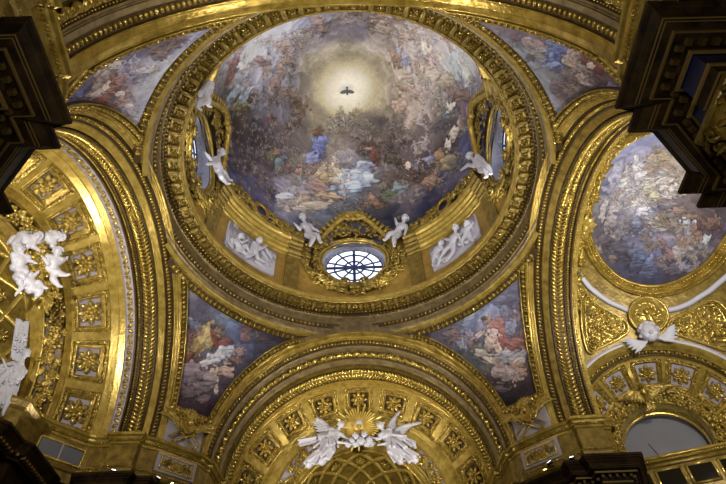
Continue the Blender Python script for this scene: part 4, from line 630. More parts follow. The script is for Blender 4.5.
# ---------------------------------------------------------------- coffers
def coffer_band(arch,name,label,s0,s1,centres,half,loc,bg,floormat,depth=.3,ik=1.0,group=None,end=None,r8=ROS8):
    t=thing(name,label,'coffered vault',loc)
    L=math.dist(s0[:2],s1[:2]); mid=tuple((np.array(s0)+np.array(s1))/2)
    def Q(a,b,tc,ins,dep):  # a,b in [-1,1]
        f=.5+.5*b*(1-2*(ins+.06)/L); st=np.array(s0)*(1-f)+np.array(s1)*f
        hw=half-ins/mid[1]; tt=tc+a*hw; p=arch.p(tuple(st),tt)
        t1=arch.p(tuple(st),tt+.01)-p; ax=arch.p(s1,tt)-arch.p(s0,tt); N=np.cross(ax,t1); N=nrm(N); c=arch.o+arch.A*st[0]+np.array([0,0,st[2]])
        if N@(c-p)<0: N=-N
        return p-N*dep,N,nrm(t1),nrm(ax)
    # ribs: top and bottom margins plus bars between the coffers
    m=MB(); e=.06/L
    def S(f): return tuple(np.array(s0)*(1-f)+np.array(s1)*f)
    arch.strip(m,s0,S(e)); arch.strip(m,S(1-e),s1)
    cs=sorted(centres); lims=[arch.lim(mid)-.02]+[x for c in cs for x in (c-half,c+half)]+[PI-arch.lim(mid)+.02]
    for i in range(0,len(lims),2):
        a,b=lims[i],lims[i+1]
        if b<=a: continue
        T=np.linspace(a,b,8); m.grid(np.array([arch.p(S(f),T) for f in (e,.5,1-e)]))
    m.build('ribs',bg,t)
    ring=[(i/6*2-1,-1) for i in range(6)]+[(1,i/6*2-1) for i in range(6)]+[(1-i/6*2,1) for i in range(6)]+[(-1,1-i/6*2) for i in range(6)]
    for tc in cs:
        m=MB(); prof=[(0,-.0),(.0,-.04),(.04,-.05),(.05,.03),(.16,.05),(.17,.0),(.22,.0),(.24,depth*.5),(.30,depth*.5),(.32,depth)]
        m.grid(np.array([[Q(a,b,tc,i*ik,d)[0] for a,b in ring] for i,d in prof]),closev=True)
        W=half*mid[1]*2; n=int(W/.17); mb2=MB()
        for k in range(4):
            for i in range(n):
                s=(i+.5)/n*2-1; a,b=((s,-1),(1,s),(-s,1),(-1,-s))[k]; p,N,T,Ax=Q(a,b,tc,.105*ik,.02); m.put(E6,p,T*.05,Ax*.05,N*.06)
        c=m.build('coffer',GOLDD,t)
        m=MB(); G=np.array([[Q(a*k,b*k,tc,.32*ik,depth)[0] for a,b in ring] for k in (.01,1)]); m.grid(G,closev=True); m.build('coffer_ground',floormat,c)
        m=MB(); p,N,T,Ax=Q(0,0,tc,0,depth); w=min(half*mid[1],L/2)-.34*ik; m.put(r8,p+N*.04,T*w*1.12,Ax*w*1.12,N*w*1.1)
        m.build('rosette',GOLDD,c)
    return t
d19=[rad(89.6+19.55*k) for k in range(-4,5)]
coffer_band(arF,'coffered_vault','ring of square rosette coffers above the winged angels in the front arch',(12.98,6.70,12.93),(14.05,5.5,12.93),d19,rad(7.9),(0,13.5,13),GOLDB,GROUND)
coffer_band(arL,'coffered_vault','curved row of square rosette coffers in the left arm, above the putto cluster',(11.66,6.82,12.85),(12.88,5.6,12.85),[rad(92.3+20.6*k) for k in range(-4,5)],rad(8.6),(-12.3,0,13),GOLDB,LILAC)
# ================================================================= inner arms
def garland(arch,s0,s1,label,loc,seed,t0=None,t1=None):
    rr=random.Random(seed); m=MB(); mid=tuple((np.array(s0)+np.array(s1))/2); a=arch.lim(mid) if t0 is None else t0; b=PI-arch.lim(mid) if t1 is None else t1
    W=math.dist(s0[:2],s1[:2]); n=int((b-a)*mid[1]/.07)
    for i in range(n):
        t=a+(b-a)*(i+.5)/n; f=.5+.42*(rr.random()*2-1); o,T,x,N=arch.loc(s0,s1,f,t); th=rr.uniform(0,2*PI); d=T*cos(th)+x*sin(th); e=np.cross(N,d); s=rr.uniform(.16,.26)
        k=rr.random(); P=ROS5 if k<.35 else (ROS8 if k<.45 else (LEAF if k<.85 else E6)); q=1 if k<.45 else (1.7 if k<.85 else .5)
        m.put(P,o+N*.06,d*s*q,e*s*q,N*s)
    o=m.build('flower_garland',GOLDD); return tag(recentre(o),label,'garland')
def niche(arch,d0,rg,rn,name,loc,front,sgnlabel):
    t=thing('niche_arch','gilded inner arch and ribbed half dome '+name,'niche',loc)
    g0,g1=rg
    m=MB(); 
    for a,b in zip(*[iter([(d0,5.55,12.9),(d0+.1,5.35,12.9), (d0+.1,5.35,12.9),(d0+.14,5.28,12.9), (d0+.14,5.28,12.9),(g0[0],g0[1]+.14,12.9),(g0[0],g0[1]+.14,12.9),g0])]*2): arch.strip(m,a,b)
    m.build('outer_mould',GOLD,t)
    m=MB(); arch.strip(m,shift(g0,.05),shift(g1,.05)); m.build('garland_ground',LILAC if front else GROUND,t)
    m=MB(); S=[g1,(g1[0]+.02,g1[1]-.1,12.9),(g1[0]+.2,g1[1]-.14,12.9),(g1[0]+.24,rn+.16,12.9),(g1[0]+.5,rn+.12,12.9),(g1[0]+.52,rn,12.9)]
    for a,b in zip(S[:-1],S[1:]): arch.strip(m,a,b)
    arch.bead(m,(g1[0]+.02,g1[1]-.08,12.9),.05); arch.bead(m,(g1[0]+.5,rn+.06,12.9),.06); m.build('inner_mould',GOLDB,t)
    D=g1[0]+.52; c=arch.o+arch.A*D+np.array([0,0,12.9]); m=MB()
    TH=np.linspace(0,PI,60); PH=np.linspace(0,PI/2,26)
    def sp(th,ph,r=rn): return c+arch.U*(r*cos(th)*cos(ph))+np.array([0,0,r*sin(th)*cos(ph)])+arch.A*(r*sin(ph))
    m.grid(np.array([[sp(a,b) for a in TH] for b in PH])); m.build('half_dome',GOLDW,t)
    for k in range(9):   # interlacing bands
        for q in (-1,1):
            m=MB(); pts=[]
            for s in np.linspace(0,1,26):
                th=rad(90+(k-4)*24)+q*s*1.5; 
                if 0<th<PI: pts.append(sp(th,s*1.35,rn-.06))
            if len(pts)>4: m.tube(pts,.12,6); m.build('interlaced_band',GOLDB,t)
    for k in range(9):
        for b in (.22,.75):
            th=rad(90+(k-4)*24+(12 if b>.5 else 0)); 
            if 0<th<PI: p=sp(th,b,rn-.05); N=nrm(c-p); X,Y,_=frame(N); m=MB(); m.put(ROS8,p,X*.34,Y*.34,N*.28); m.build('rosette',GOLDD,t)
    m=MB(); m.grid(np.array([[c+arch.U*(rn*cos(a))+arch.A*(rn*sin(a))+np.array([0,0,z]) for a in TH] for z in (0,-14.5)])); m.build('niche_wall',OUTW,t)
    return t
niche(arF,14.05,((14.25,4.72,12.9),(14.75,4.2,12.9)),3.8,'behind the winged angels at the front',(0,14.6,12),True,'')
niche(arL,12.88,((13.1,5.22,12.9),(13.72,4.9,12.9)),4.35,'behind the putto cluster in the left arm',(-13.6,0,12),False,'')
garland(arF,(14.25,4.72,12.9),(14.75,4.2,12.9),'gilded flower garland arching behind the two winged angels',None,3)
garland(arL,(13.1,5.22,12.9),(13.72,4.9,12.9),'gilded flower garland arching up the left arm to the putto cluster',None,4)

# ================================================================= right apse: painted half dome
AC=np.array([11.,0,12.9]); AR_=7.9
def asph(az,el,r=AR_): a,e=rad(az),rad(el); return AC+np.array([r*cos(e)*cos(a),r*cos(e)*sin(a),r*sin(e)])
EDGE=[(0,43),(9,42.8),(20,42),(28,41.9),(40,42.9),(50.4,45.8),(59.5,51.4),(65.9,58.4),(70.3,66.2),(71.5,74.4),(60,81.5),(30,84.5)]
EDGE=EDGE+[(0,85)] ; 
def chart(az,el,k=1.0): r=AR_*rad(90-el); return np.array([r*cos(rad(az)),r*sin(rad(az))])
half_=[chart(*e) for e in EDGE]; poly=half_+[np.array([p[0],-p[1]]) for p in half_[-2:0:-1]]
def resample(poly,n):
    P=np.array(poly+[poly[0]]); 
    for _ in range(2):
        Q=[]; 
        for a,b in zip(P[:-1],P[1:]): Q+= [a*.75+b*.25,a*.25+b*.75]
        P=np.array(Q+[Q[0]])
    s=np.r_[0,np.cumsum(np.linalg.norm(np.diff(P,axis=0),axis=1))]; t=np.linspace(0,s[-1],n,endpoint=False); return np.stack([np.interp(t,s,P[:,0]),np.interp(t,s,P[:,1])],1)
def unchart(p,r=AR_): p=np.asarray(p,float); R=np.hypot(p[...,0],p[...,1]); e=PI/2-R/AR_; c=r*np.cos(e)/np.maximum(R,1e-6); return AC+np.stack([p[...,0]*c,p[...,1]*c,r*np.sin(e)],-1)
PO=resample(poly,420); CE=np.array([2.6,0.])
m=MB(); F=np.linspace(.002,1,200); UV=CE+(PO[None]-CE)*F[:,None,None]; m.grid(unchart(UV,7.86),closev=True); o=m.build('half_dome_fresco',FRESCO)
set_colors(o,paint(UV[...,0],UV[...,1],'apse',warp=.3)); tag(o,'painted half dome of the right arm with pale clouds and crowded figures','fresco')
m=MB(); off=lambda k,r: unchart(CE+(PO-CE)*(1+k/np.linalg.norm(PO-CE,axis=1,keepdims=True)),r)
m.grid(np.array([off(-.02,7.87),off(0,7.76),off(.08,7.72),off(.1,7.8),off(.3,7.72),off(.34,7.62),off(.46,7.62),off(.5,7.72),off(.62,7.76),off(.64,7.9)]),closev=True)
for kk,rr_,n,s in ((.2,7.74,150,.07),(.40,7.6,210,.05),(.57,7.74,260,.04)):
    C=resample(poly,n); C=unchart(CE+(C-CE)*(1+kk/np.linalg.norm(C-CE,axis=1,keepdims=True)),rr_)
    for i in range(n):
        T=nrm(C[(i+1)%n]-C[i-1]); N=nrm(AC-C[i]); m.put(E6,C[i],T*s*1.2,np.cross(N,T)*s,N*s)
m.build('gilded_leaf_frame',GOLD,o)
# gold ground of the half dome, cut open by three arches
A0=69.7; DD=6.89
m=MB(); na,ne=240,110; G=[[asph(a,e,7.95) for a in np.linspace(-92,92,na+1)] for e in np.linspace(0,89.5,ne+1)]; G=np.array(G); I=np.arange((na+1)*(ne+1)).reshape(ne+1,na+1); Q=[]
ns=[np.array([cos(rad(a)),sin(rad(a)),0]) for a in (A0,0,-A0)]
for j in range(ne):
    for i in range(na):
        c=(G[j,i]+G[j+1,i+1])/2-AC
        if c[0]<-.05 or any(c@q>DD+.05 for q in ns): continue
        Q.append([I[j,i],I[j,i+1],I[j+1,i+1],I[j+1,i]])
m.add(G.reshape(-1,3),Q); o=m.build('wall_half_dome',GOLDW); tag(o,'gilded shell of the half dome in the right arm','wall',kind='structure')
# white fillet
def onsph(m,L,r,rad_,close=False,n=6):
    P=np.array([chart(*q) for q in L]); s=np.r_[0,np.cumsum(np.linalg.norm(np.diff(P,axis=0),axis=1))]; t=np.linspace(0,s[-1],50)
    Pp=np.stack([np.interp(t,s,P[:,0]),np.interp(t,s,P[:,1])],1); Pp[1:-1]=(Pp[:-2]+Pp[1:-1]+Pp[2:])/3; m.tube(unchart(Pp,r),rad_,n)
MC=(57.6,37.2)
for q,nm in ((1,'left'),(-1,'mirror')):
    for L,nm2 in (([(88,60),(83.5,56),(79.3,52.1),(75,48.6),(70.9,45.4),(64.5,41.0)],'left of'),([(50.8,36.2),(46,35),(41,34.5),(31.8,34.3),(20,34.2),(0,34.2)],'right of')):
        if q<0: continue
        m=MB(); onsph(m,L,7.84,.14); tag(recentre(m.build('white_fillet',MARB)),'curved white fillet below the half dome painting, %s the round medallion'%nm2,'moulding')
# medallion
t=thing('medallion','round gilded relief medallion below the half dome painting','medallion',asph(*MC,7.7))
c=asph(*MC,7.72); N=nrm(AC-c); X,Y,_=frame(N); m=MB(); A=np.linspace(0,2*PI,48,endpoint=False)
m.grid(np.array([[c+N*h+(X*cos(a)+Y*sin(a))*r for a in A] for r,h in ((.9,-.2),(.9,.1),(.84,.16),(.76,.1),(.72,.1),(.70,.02),(.001,.06))]),closev=True); m.tube([c+N*.13+(X*cos(a)+Y*sin(a))*.83 for a in A],.05,6,closed=True); m.build('disc_and_rim',GOLDB,t)
m=MB(); rr=random.Random(8)
for a,b,r1,r2 in (((0,-.45),(0,.0),.2,.16),((0,.0),(0,.22),.12,.12),((-.1,.0),(-.35,.2),.07,.05),((.1,.0),(.34,-.1),.07,.05),((-.1,-.4),(-.3,-.5),.1,.06),((.1,-.4),(.35,-.45),.1,.06)):
    m.capsule(c+X*a[0]+Y*a[1]+N*.1,c+X*b[0]+Y*b[1]+N*.1,r1,r2)
for i in range(26): a=rr.uniform(0,2*PI); q=rr.uniform(.35,.65); m.put(LEAF,c+N*.06+(X*cos(a)+Y*sin(a))*q*.8,X*.2*cos(a+1)+Y*.2*sin(a+1),np.cross(N,X*cos(a+1)+Y*sin(a+1))*.15,N*.15)
m.build('figure_relief',GOLD,t)
# white cherub head with wings below the medallion
def cherub_head(o,N,s,name='cherub_head',label=None,parent=None,wings=True,seed=1,tilt=0.):
    X,Y,N=frame(N); X,Y=X*cos(tilt)+Y*sin(tilt),Y*cos(tilt)-X*sin(tilt); m=MB()
    def P(x,y,z): return o+X*x*s+Y*y*s+N*z*s
    m.put(ell(16,12),P(0,0,0),X*.5*s,Y*.56*s,N*.5*s); m.put(E8,P(0,-.32,.2),X*.3*s,Y*.25*s,N*.28*s)
    for q in (-1,1): m.put(E8,P(.24*q,-.16,.33),X*.17*s,Y*.17*s,N*.14*s); m.put(E8,P(.48*q,-.03,0),X*.08*s,Y*.14*s,N*.1*s); m.put(E8,P(.18*q,.16,.42),X*.15*s,Y*.05*s,N*.07*s)
    m.capsule(P(0,.08,.46),P(0,-.1,.56),.05*s,.08*s); m.capsule(P(-.09,-.26,.46),P(.09,-.26,.46),.04*s,.04*s)
    h=m.build('head',MARB,parent); md=h.modifiers.new('r','REMESH'); md.mode='VOXEL'; md.voxel_size=.04*s; md.use_smooth_shade=True
    rr=random.Random(seed); m=MB()
    for i in range(44):
        a=rr.uniform(0,2*PI); e=rr.uniform(-.2,1.5); d=np.array([cos(a)*cos(e),sin(e),sin(a)*cos(e)]); 
        if d[2]>.45 and d[1]<.75: continue
        m.put(E6,P(d[0]*.5,d[1]*.56,d[2]*.5),X*.13*s,Y*.12*s,N*.13*s)
    m.build('curly_hair',MARB,parent)
    if wings:
        for q in (-1,1):
            m=MB()
            for i in range(6):
                th=rad(-28+i*11); d=X*q*cos(th)+Y*sin(th); m.put(LEAF,P((.3+.1*i)*q,-.42+.03*i,.05),d*s*(.95-.06*i),np.cross(N,d)*s*.42,N*s*.4)
            m.build('wing',MARB,parent)
t=thing('cherub_head','white winged cherub head on the arch crown under the round medallion','sculpture',asph(61,30,7.5)); cherub_head(asph(60.9,31.2,7.4),nrm(np.array([-.35,-.8,-.45])),.85,parent=t)
# leafy spandrel panels
def spandrel(L,label,seed):
    C=np.array([chart(*q) for q in L]); cen=C.mean(0); t=thing('spandrel_relief',label,'relief',unchart(cen,7.8)); t_=t
    m=MB(); P=[unchart(cen+(c-cen)*.95,7.84) for c in resample([c for c in C],90)]; m.tube(P,.07,6,closed=True); P2=[unchart(cen+(c-cen)*.78,7.86) for c in resample([c for c in C],90)]; m.tube(P2,.045,6,closed=True); m.build('border',GOLDB,t)
    rr=random.Random(seed); m=MB(); R=resample([c for c in C],60)
    for i in range(150):
        q=rr.random()**.5*.72; p=cen+(R[rr.randrange(60)]-cen)*q; o=unchart(p,7.84); N=nrm(AC-o); X,Y,_=frame(N); th=rr.uniform(0,2*PI); d=X*cos(th)+Y*sin(th); s=rr.uniform(.18,.34); k=rr.random()
        m.put(LEAF if k<.6 else VOL if k<.85 else ROS5,o,d*s*(1.2 if k<.6 else .6),np.cross(N,d)*s*(.9 if k<.6 else .6),N*s*.8)
    m.build('leaf_scrolls',GOLD,t)
    m=MB()
    for i in range(90):
        p=cen+(resample([c for c in C],90)[i]-cen)*.87 if i==0 else None
    R=resample([c for c in C],84)
    for i in range(84): o=unchart(cen+(R[i]-cen)*.87,7.83); N=nrm(AC-o); X,Y,_=frame(N); m.put(E6,o,X*.06,Y*.06,N*.06)
    m.build('bead_row',GOLDD,t)
spandrel([(85,55.5),(80.5,48),(71,41.2),(66.8,38.4),(66.2,33.8),(73,31.6),(81,30),(88.2,26.5)],'gilded leaf relief spandrel left of the round medallion, below the painting',1)
spandrel([(52.3,33.2),(43.4,32.6),(30,32),(34.6,18),(40.5,14),(45.5,20.5),(50.5,25.8),(54.8,29.5)],'gilded leaf relief spandrel right of the round medallion, below the painting',2)
# the coffered passage arch
aa=rad(A0); PA=Arch(AC*np.array([1,1,0]),(cos(aa),sin(aa),0),(sin(aa),-cos(aa),0),base=12.2)
t=thing('passage_arch','gilded moulded arch opening under the half dome on the right','arch',AC+np.array([cos(aa),sin(aa),0])*7)
band(PA,t,'white_rim',MARB,[(6.80,4.02,12.9),(6.76,3.92,12.9),(6.80,3.84,12.9)])
band(PA,t,'outer_mould',GOLDB,[(6.80,3.84,12.9),(6.78,3.74,12.9),(6.95,3.66,12.9),(6.97,3.70,12.9),(7.2,3.62,12.9)])
band(PA,t,'leaf_course',GOLD,[(7.2,3.62,12.9),(7.22,3.64,12.9),(7.42,3.55,12.9),(7.44,3.5,12.9)],rows=[((7.22,3.62,12.9),(7.42,3.54,12.9),.5,LEAF,.16,(.22,.22,.22),'alt')],beads=[((7.44,3.5,12.9),.04)])
band(PA,t,'plain_band',GOLDB,[(7.44,3.5,12.9),(7.56,3.44,12.9)])
coffer_band(PA,'coffered_vault','short ring of rosette coffers inside the passage arch on the right',(7.55,3.45,12.9),(8.7,2.36,12.9),[rad(a) for a in (-3,25.5,54,82,110.5,139,167.5)],rad(12.6),AC+np.array([cos(aa),sin(aa),0])*8.2,GOLDB,LILAC,depth=.18,ik=.72)
t=thing('inner_arch','plain gilded inner arch with leaf band round the grey lunette','arch',AC+np.array([cos(aa),sin(aa),0])*8.9)
band(PA,t,'outer_mould',GOLD,[(8.7,2.36,12.9),(8.71,2.33,12.9),(8.72,2.3,12.9)])
band(PA,t,'garland_ground',GROUND,[(8.7,2.32,12.9),(9.05,1.98,12.9)])
band(PA,t,'inner_mould',GOLDB,[(9.05,1.98,12.9),(9.08,1.9,12.9),(9.5,1.84,12.9),(9.55,1.9,12.9),(9.9,1.86,12.9),(9.92,1.8,12.9),(10.1,1.8,12.9)],rows=[((9.55,1.9,12.9),(9.9,1.86,12.9),.5,LEAF,.15,(.2,.2,.2),'alt')],beads=[((9.08,1.92,12.9),.05)])
garland(PA,(8.7,2.30,12.9),(9.05,1.96,12.9),'dense gilded flower garland round the lunette of the passage arch on the right',None,9)
def PP(d,u,z): return PA.o+PA.A*d+PA.U*u+np.array([0,0,z])
m=MB(); m.box(PP(10.6,0,11),4.0,.1,4.5,PA.U,PA.A); tag(m.build('wall_passage',GREYW,None,False),'plain grey wall seen through the passage arch','wall',kind='structure')
m=MB(); m.tube([PP(10.48,-.6,13.6),PP(10.48,-.1,12.0)],.018,5); tag(recentre(m.build('hanging_cable',BLACK)),'thin dark cable hanging across the grey lunette wall','cable')
t=thing('balcony_front','gilded beam and panelled balcony front below the grey lunette','balcony',PP(8.9,0,11.4))
for k,(z0,z1,dd,mt) in enumerate(((12.05,11.93,8.55,GOLDB),(11.93,11.8,8.63,GOLD),(11.8,11.62,8.7,GOLDW))): m=MB(); m.box(PP(dd+.5,0,(z0+z1)/2),3.3,.5,(z0-z1)/2,PA.U,PA.A,bev=.02); m.build('beam_moulding',mt,t)
m=MB()
for i in range(60): m.put(E6,PP(8.6,-3.1+6.2*i/59,11.86),PA.U*.035,PA.A*.04,(0,0,.05))
m.build('bead_row',GOLDB,t)
m=MB(); m.box(PP(9.0,0,11.0),3.3,.15,.62,PA.U,PA.A); m.build('panel_wall',GOLDW,t,False)
for u in (-1.9,-.62,.66,1.94):
    m=MB(); 
    for a,b,hx,hz in ((0,.40,.56,.05),(0,-.40,.56,.05),(-.53,0,.05,.42),(.53,0,.05,.42)): m.box(PP(8.83,u+a,11.1+b),hx,.06,hz,PA.U,PA.A,bev=.02)
    f=m.build('panel_frame',GOLDB,t); m=MB(); m.box(PP(8.85,u,11.1),.5,.02,.36,PA.U,PA.A); m.build('dark_pane',material('dark_pane_glass','1c1a16',0,.15),f,False)
# gilded eagle on the crown of the passage arch
t=thing('gilded_eagle','gilded spread eagle perched on the crown of the coffered passage arch','sculpture',PP(8.5,0,15.2)); Nn=nrm(np.array([-.4,-.8,-.5])); X,Y,N=frame(Nn); o=PP(8.45,-.1,14.95)
m=MB()
def EP(x,y,z): return o+X*x+Y*y+N*z
m.capsule(EP(0,-.25,.1),EP(0,.12,.2),.14,.2,12); m.capsule(EP(0,.15,.2),EP(.05,.36,.32),.12,.1,10); m.put(ell(12,8),EP(.06,.42,.36),X*.12,Y*.11,N*.13); m.capsule(EP(.1,.42,.44),EP(.2,.36,.5),.05,.015,8); m.capsule(EP(-.08,-.3,.12),EP(-.12,-.52,.16),.07,.03,8); m.capsule(EP(.08,-.3,.12),EP(.12,-.52,.16),.07,.03,8)
b=m.build('body',GOLD,t); md=b.modifiers.new('r','REMESH'); md.mode='VOXEL'; md.voxel_size=.025; md.use_smooth_shade=True
for q in (-1,1):
    m=MB()
    for i in range(11):
        s=i/10; r0=EP(q*(.12+.55*s),.12+.18*sin(s*3),.15); th=rad(-80+75*s); d=X*q*cos(th)+Y*sin(th); m.put(LEAF,r0,d*(.5+.15*s),np.cross(N,d)*.28,N*.25)
        if i%2==0: m.put(LEAF,r0+N*.04,d*.3,np.cross(N,d)*.25,N*.25)
    m.build('wing',GOLDD,t)
m=MB()
for i in range(5): th=rad(-90+(i-2)*14); d=X*cos(th)+Y*sin(th); m.put(LEAF,EP(0,-.3,.05),d*.5,np.cross(N,d)*.25,N*.2)
m.build('tail',GOLDD,t)
# gilded leaf cluster on the frame of the half dome, beside the right great arch
m=MB(); rr=random.Random(77)
for i in range(240):
    s=rr.random(); az=40-88*s if False else 0; el=0
    k=rr.uniform(-.5,1.0); yy=-5.5+11*rr.random(); z=12.9+math.sqrt(max(.1,7.55**2-yy*yy)); o=np.array([11.05+rr.random()*.35,yy,z+.02]); N=nrm(np.array([11.4,0,12.9])-o); X,Y,_=frame(N); th=rr.uniform(0,2*PI); d=X*cos(th)+Y*sin(th); q=rr.uniform(.22,.38); c=rr.random()
    m.put(LEAF if c<.7 else VOL if c<.85 else ROS5,o,d*q*(1.2 if c<.7 else .6),np.cross(N,d)*q*(.9 if c<.7 else .6),N*q)
tag(recentre(m.build('leaf_garland',GOLD)),'gilded leaf garland between the right great arch and the half dome painting','garland')
m=MB(); o=np.array([11.2,1.6,20.15]); N=nrm(AC-o); X,Y,_=frame(N)
for i in range(9): th=2*PI*i/9; d=X*cos(th)+Y*sin(th); m.put(LEAF,o,d*.6,np.cross(N,d)*.5,N*.5)
m.put(E8,o+N*.15,X*.2,Y*.2,N*.2); tag(recentre(m.build('palmette_ornament',GOLDB)),'large gilded palmette on the edge of the half dome painting','ornament')

# ================================================================= piers
U_F=[(7.26,8.74),(7.18,8.86),(7.05,9.3),(6.92,9.34),(6.80,10.9),(6.62,10.94),(6.6,12.2),(6.68,12.98),(5.52,14.05),(5.2,14.2),(4.2,14.75),(3.8,15.2)]
U_S=[(11.66,6.8),(11.38,6.92),(11.0,6.95),(10.6,6.95),(10.56,6.72),(9.4,6.76),(9.36,7.05),(8.8,7.36)]
U_L=[(14.25,4.35),(13.72,4.85),(13.1,5.2),(12.88,5.58)]+U_S
U_R=[(11.3,9.2),(11.02,7.9),(10.97,7.0)]+U_S[3:]
U_B=[(7.26,8.74),(7.18,8.86),(7.05,9.3),(6.92,9.34),(6.80,10.9),(6.62,10.94),(6.6,11.75),(8.3,11.8),(8.3,25)]
IMP=[(0,12.55),(-.05,12.6),(-.05,12.7),(-.13,12.78),(-.17,12.86),(-.24,12.92),(-.26,13.02),(-.2,13.08),(.3,13.1)]
BAS=[(0,11.3),(-.09,11.34),(-.13,11.44),(-.07,11.55),(-.03,11.58),(0,11.62)]
DARKD=material('bronze_dentil','52401f',.3,.45)
CPF=[(12.9,9.5),(11.35,6.05),(8.95,6.05),(8.95,6.5),(8.3,6.5),(8.3,7.1),(7.05,8.25),(6.5,8.25),(6.5,8.85),(6.03,8.85),(6.03,13.3),(6.6,14.2),(9,16)]
CPB=[(12.9,9.5),(11.35,6.05),(8.95,6.05),(8.95,6.5),(8.3,6.5),(8.3,7.1),(7.05,8.25),(6.5,8.25),(6.5,8.85),(6.03,8.85),(6.03,11.1),(7.4,11.1),(7.4,25)]
for sx,sy,nm,side in ((-1,1,'front left','left'),(1,1,'front right','right'),(-1,-1,'near left','near_left'),(1,-1,'near right','near_right')):
    path=(U_L if sx<0 else U_R)+(U_F if sy>0 else U_B)
    m=MB(); sweep_path(m,path,[(0,13.06),(0,10.9)],sx,sy)
    w=m.build('wall_pier_'+{'left':'front_left','right':'front_right'}.get(side,side),GOLDW,None,False); tag(w,'ochre gilded attic wall of the %s pier above the dark cornice'%nm,'wall',kind='structure')
    t=thing('impost_moulding','gilded impost moulding wrapping the %s pier at the foot of the arches'%nm,'moulding',(sx*8,sy*8,13))
    m=MB(); sweep_path(m,path,IMP,sx,sy); m.build('moulding',GOLD,t,False); m=MB(); path_blobs(m,path,-.10,12.74,E6,.11,(.035,.05,.045),sx,sy); m.build('bead_row',GOLDD,t)
    t=thing('attic_base_moulding','gilded beaded base moulding low on the %s pier'%nm,'moulding',(sx*8,sy*8,11.4))
    m=MB(); sweep_path(m,path,BAS,sx,sy); m.build('moulding',GOLDW,t,False); m=MB(); path_blobs(m,path,-.06,11.6,E6,.11,(.035,.04,.04),sx,sy); m.build('bead_row',GOLDD,t)
    cp=CPF if sy>0 else CPB
    t=thing('dark_entablature','dark stepped marble entablature with gilt lines on the %s pier'%nm,'entablature',(sx*7.5,sy*8,10.9))
    m=MB(); sweep_path(m,cp,[(3.2,11.03),(0,11.02),(0,10.92),(.04,10.9),(.04,10.86),(.09,10.84),(.13,10.78),(.2,10.70),(.2,10.66),(.25,10.64),(.25,10.6),(.29,10.58),(.29,10.54),(.42,10.5)],sx,sy); m.build('cornice',DARK,t,False)
    m=MB(); sweep_path(m,cp,[(.42,10.5),(.42,10.43),(.46,10.43)],sx,sy); sweep_path(m,cp,[(.235,10.665),(.22,10.64),(.25,10.63)],sx,sy); sweep_path(m,cp,[(.285,10.6),(.27,10.585),(.295,10.575)],sx,sy); m.build('gilt_line',DARKG,t,False)
    m=MB(); sweep_path(m,cp,[(.46,10.44),(.70,10.44),(.70,10.26),(.74,10.26)],sx,sy); m.build('dentil_ground',DARK,t,False)
    q=offset_path(cp,.60)
    for a,b in zip(q[:-1],q[1:]):
        L=np.linalg.norm(b-a); n=int(L/.24)
        for i in range(n):
            c=a+(b-a)*(i+.5)/n; d=(b-a)/L; m=MB(); m.box((c[0]*sx,c[1]*sy,10.36),.055,.07,.065,(d[0]*sx,d[1]*sy,0),(d[1]*sx,-d[0]*sy,0)); m.build('dentil',DARKD,t,False)
    m=MB(); sweep_path(m,cp,[(.74,10.26),(.71,10.22),(.71,10.16),(.77,10.14)],sx,sy); m.build('gilt_line',DARKG,t,False)
    m=MB(); sweep_path(m,cp,[(.79,10.15),(.79,9.6)],sx,sy); m.build('frieze',BLUE,t,False)
    m=MB(); sweep_path(m,cp,[(.79,9.6),(.72,9.56),(.72,9.5),(.76,9.48)],sx,sy); sweep_path(m,cp,[(.775,9.22),(.75,9.2),(.79,9.18)],sx,sy); m.build('gilt_line',DARKG,t,False)
    m=MB(); sweep_path(m,cp,[(.76,9.48),(.77,9.2),(.8,9.2),(.8,8.98),(1.6,8.98),(1.6,8.5)],sx,sy); m.build('architrave',DARK,t,False)
    m=MB(); sweep_path(m,cp,[(1.6,9.0),(1.6,-1.6)],sx,sy); w=m.build('wall_lower_'+{'left':'front_left','right':'front_right'}.get(side,side),OUTW,None,False); tag(w,'lower wall of the %s pier under the dark entablature'%nm,'wall',kind='structure')
    # frieze relief panel on the canted side
    a=np.array([8.75*sx,7.40*sy,0]);b=np.array([7.30*sx,8.70*sy,0]); c=(a+b)/2; T=nrm(b-a) if sx*sy>0 else nrm(a-b); N=nrm(np.array([-sx*T[1]*sy*sx if 0 else -(c[0]),-(c[1]),0])); N=nrm(np.array([-sx*abs(T[1]),-sy*abs(T[0]),0])); X,Y,N=frame(N)
    def CP(x,z,h=0): return np.array([c[0],c[1],z])+X*x+N*h
    if sy>0:
        t=thing('frieze_panel','lilac bordered frieze panel with gilded leaf scroll relief on the %s pier'%nm,'relief panel',CP(0,11.75,.05))
        m=MB(); m.box(CP(0,12.17,.02),.93,.42,.05,X,Y,N,.02); m.build('plaster_border',LILAC,t)
        m=MB(); 
        for x,z,hx,hz in ((0,.30,.76,.035),(0,-.30,.76,.035),(-.74,0,.035,.33),(.74,0,.035,.33)): m.box(CP(x,12.17+z,.09),hx,hz,.04,X,Y,N,.015)
        m.build('gilded_frame',GOLDB,t)
        m=MB(); rr=random.Random(sx+5)
        for i in range(7): th=rad(20+i*23.3); d=X*cos(th)+Y*sin(th); m.put(LEAF,CP(0,11.97,.08),d*.42,np.cross(N,d)*.4,N*.3)
        for q in (-1,1):
            m.put(VOL,CP(q*.36,12.22,.08),X*.15*q,Y*.15,N*.3); m.put(VOL,CP(q*.58,12.1,.08),X*.12*-q,Y*.12,N*.3)
            for i in range(16): th=rr.uniform(0,2*PI); d=X*cos(th)+Y*sin(th); m.put(LEAF,CP(q*rr.uniform(.2,.62),12.17+rr.uniform(-.2,.2),.07),d*.2,np.cross(N,d)*.18,N*.2)
        m.build('leaf_scroll_relief',GOLDD,t)
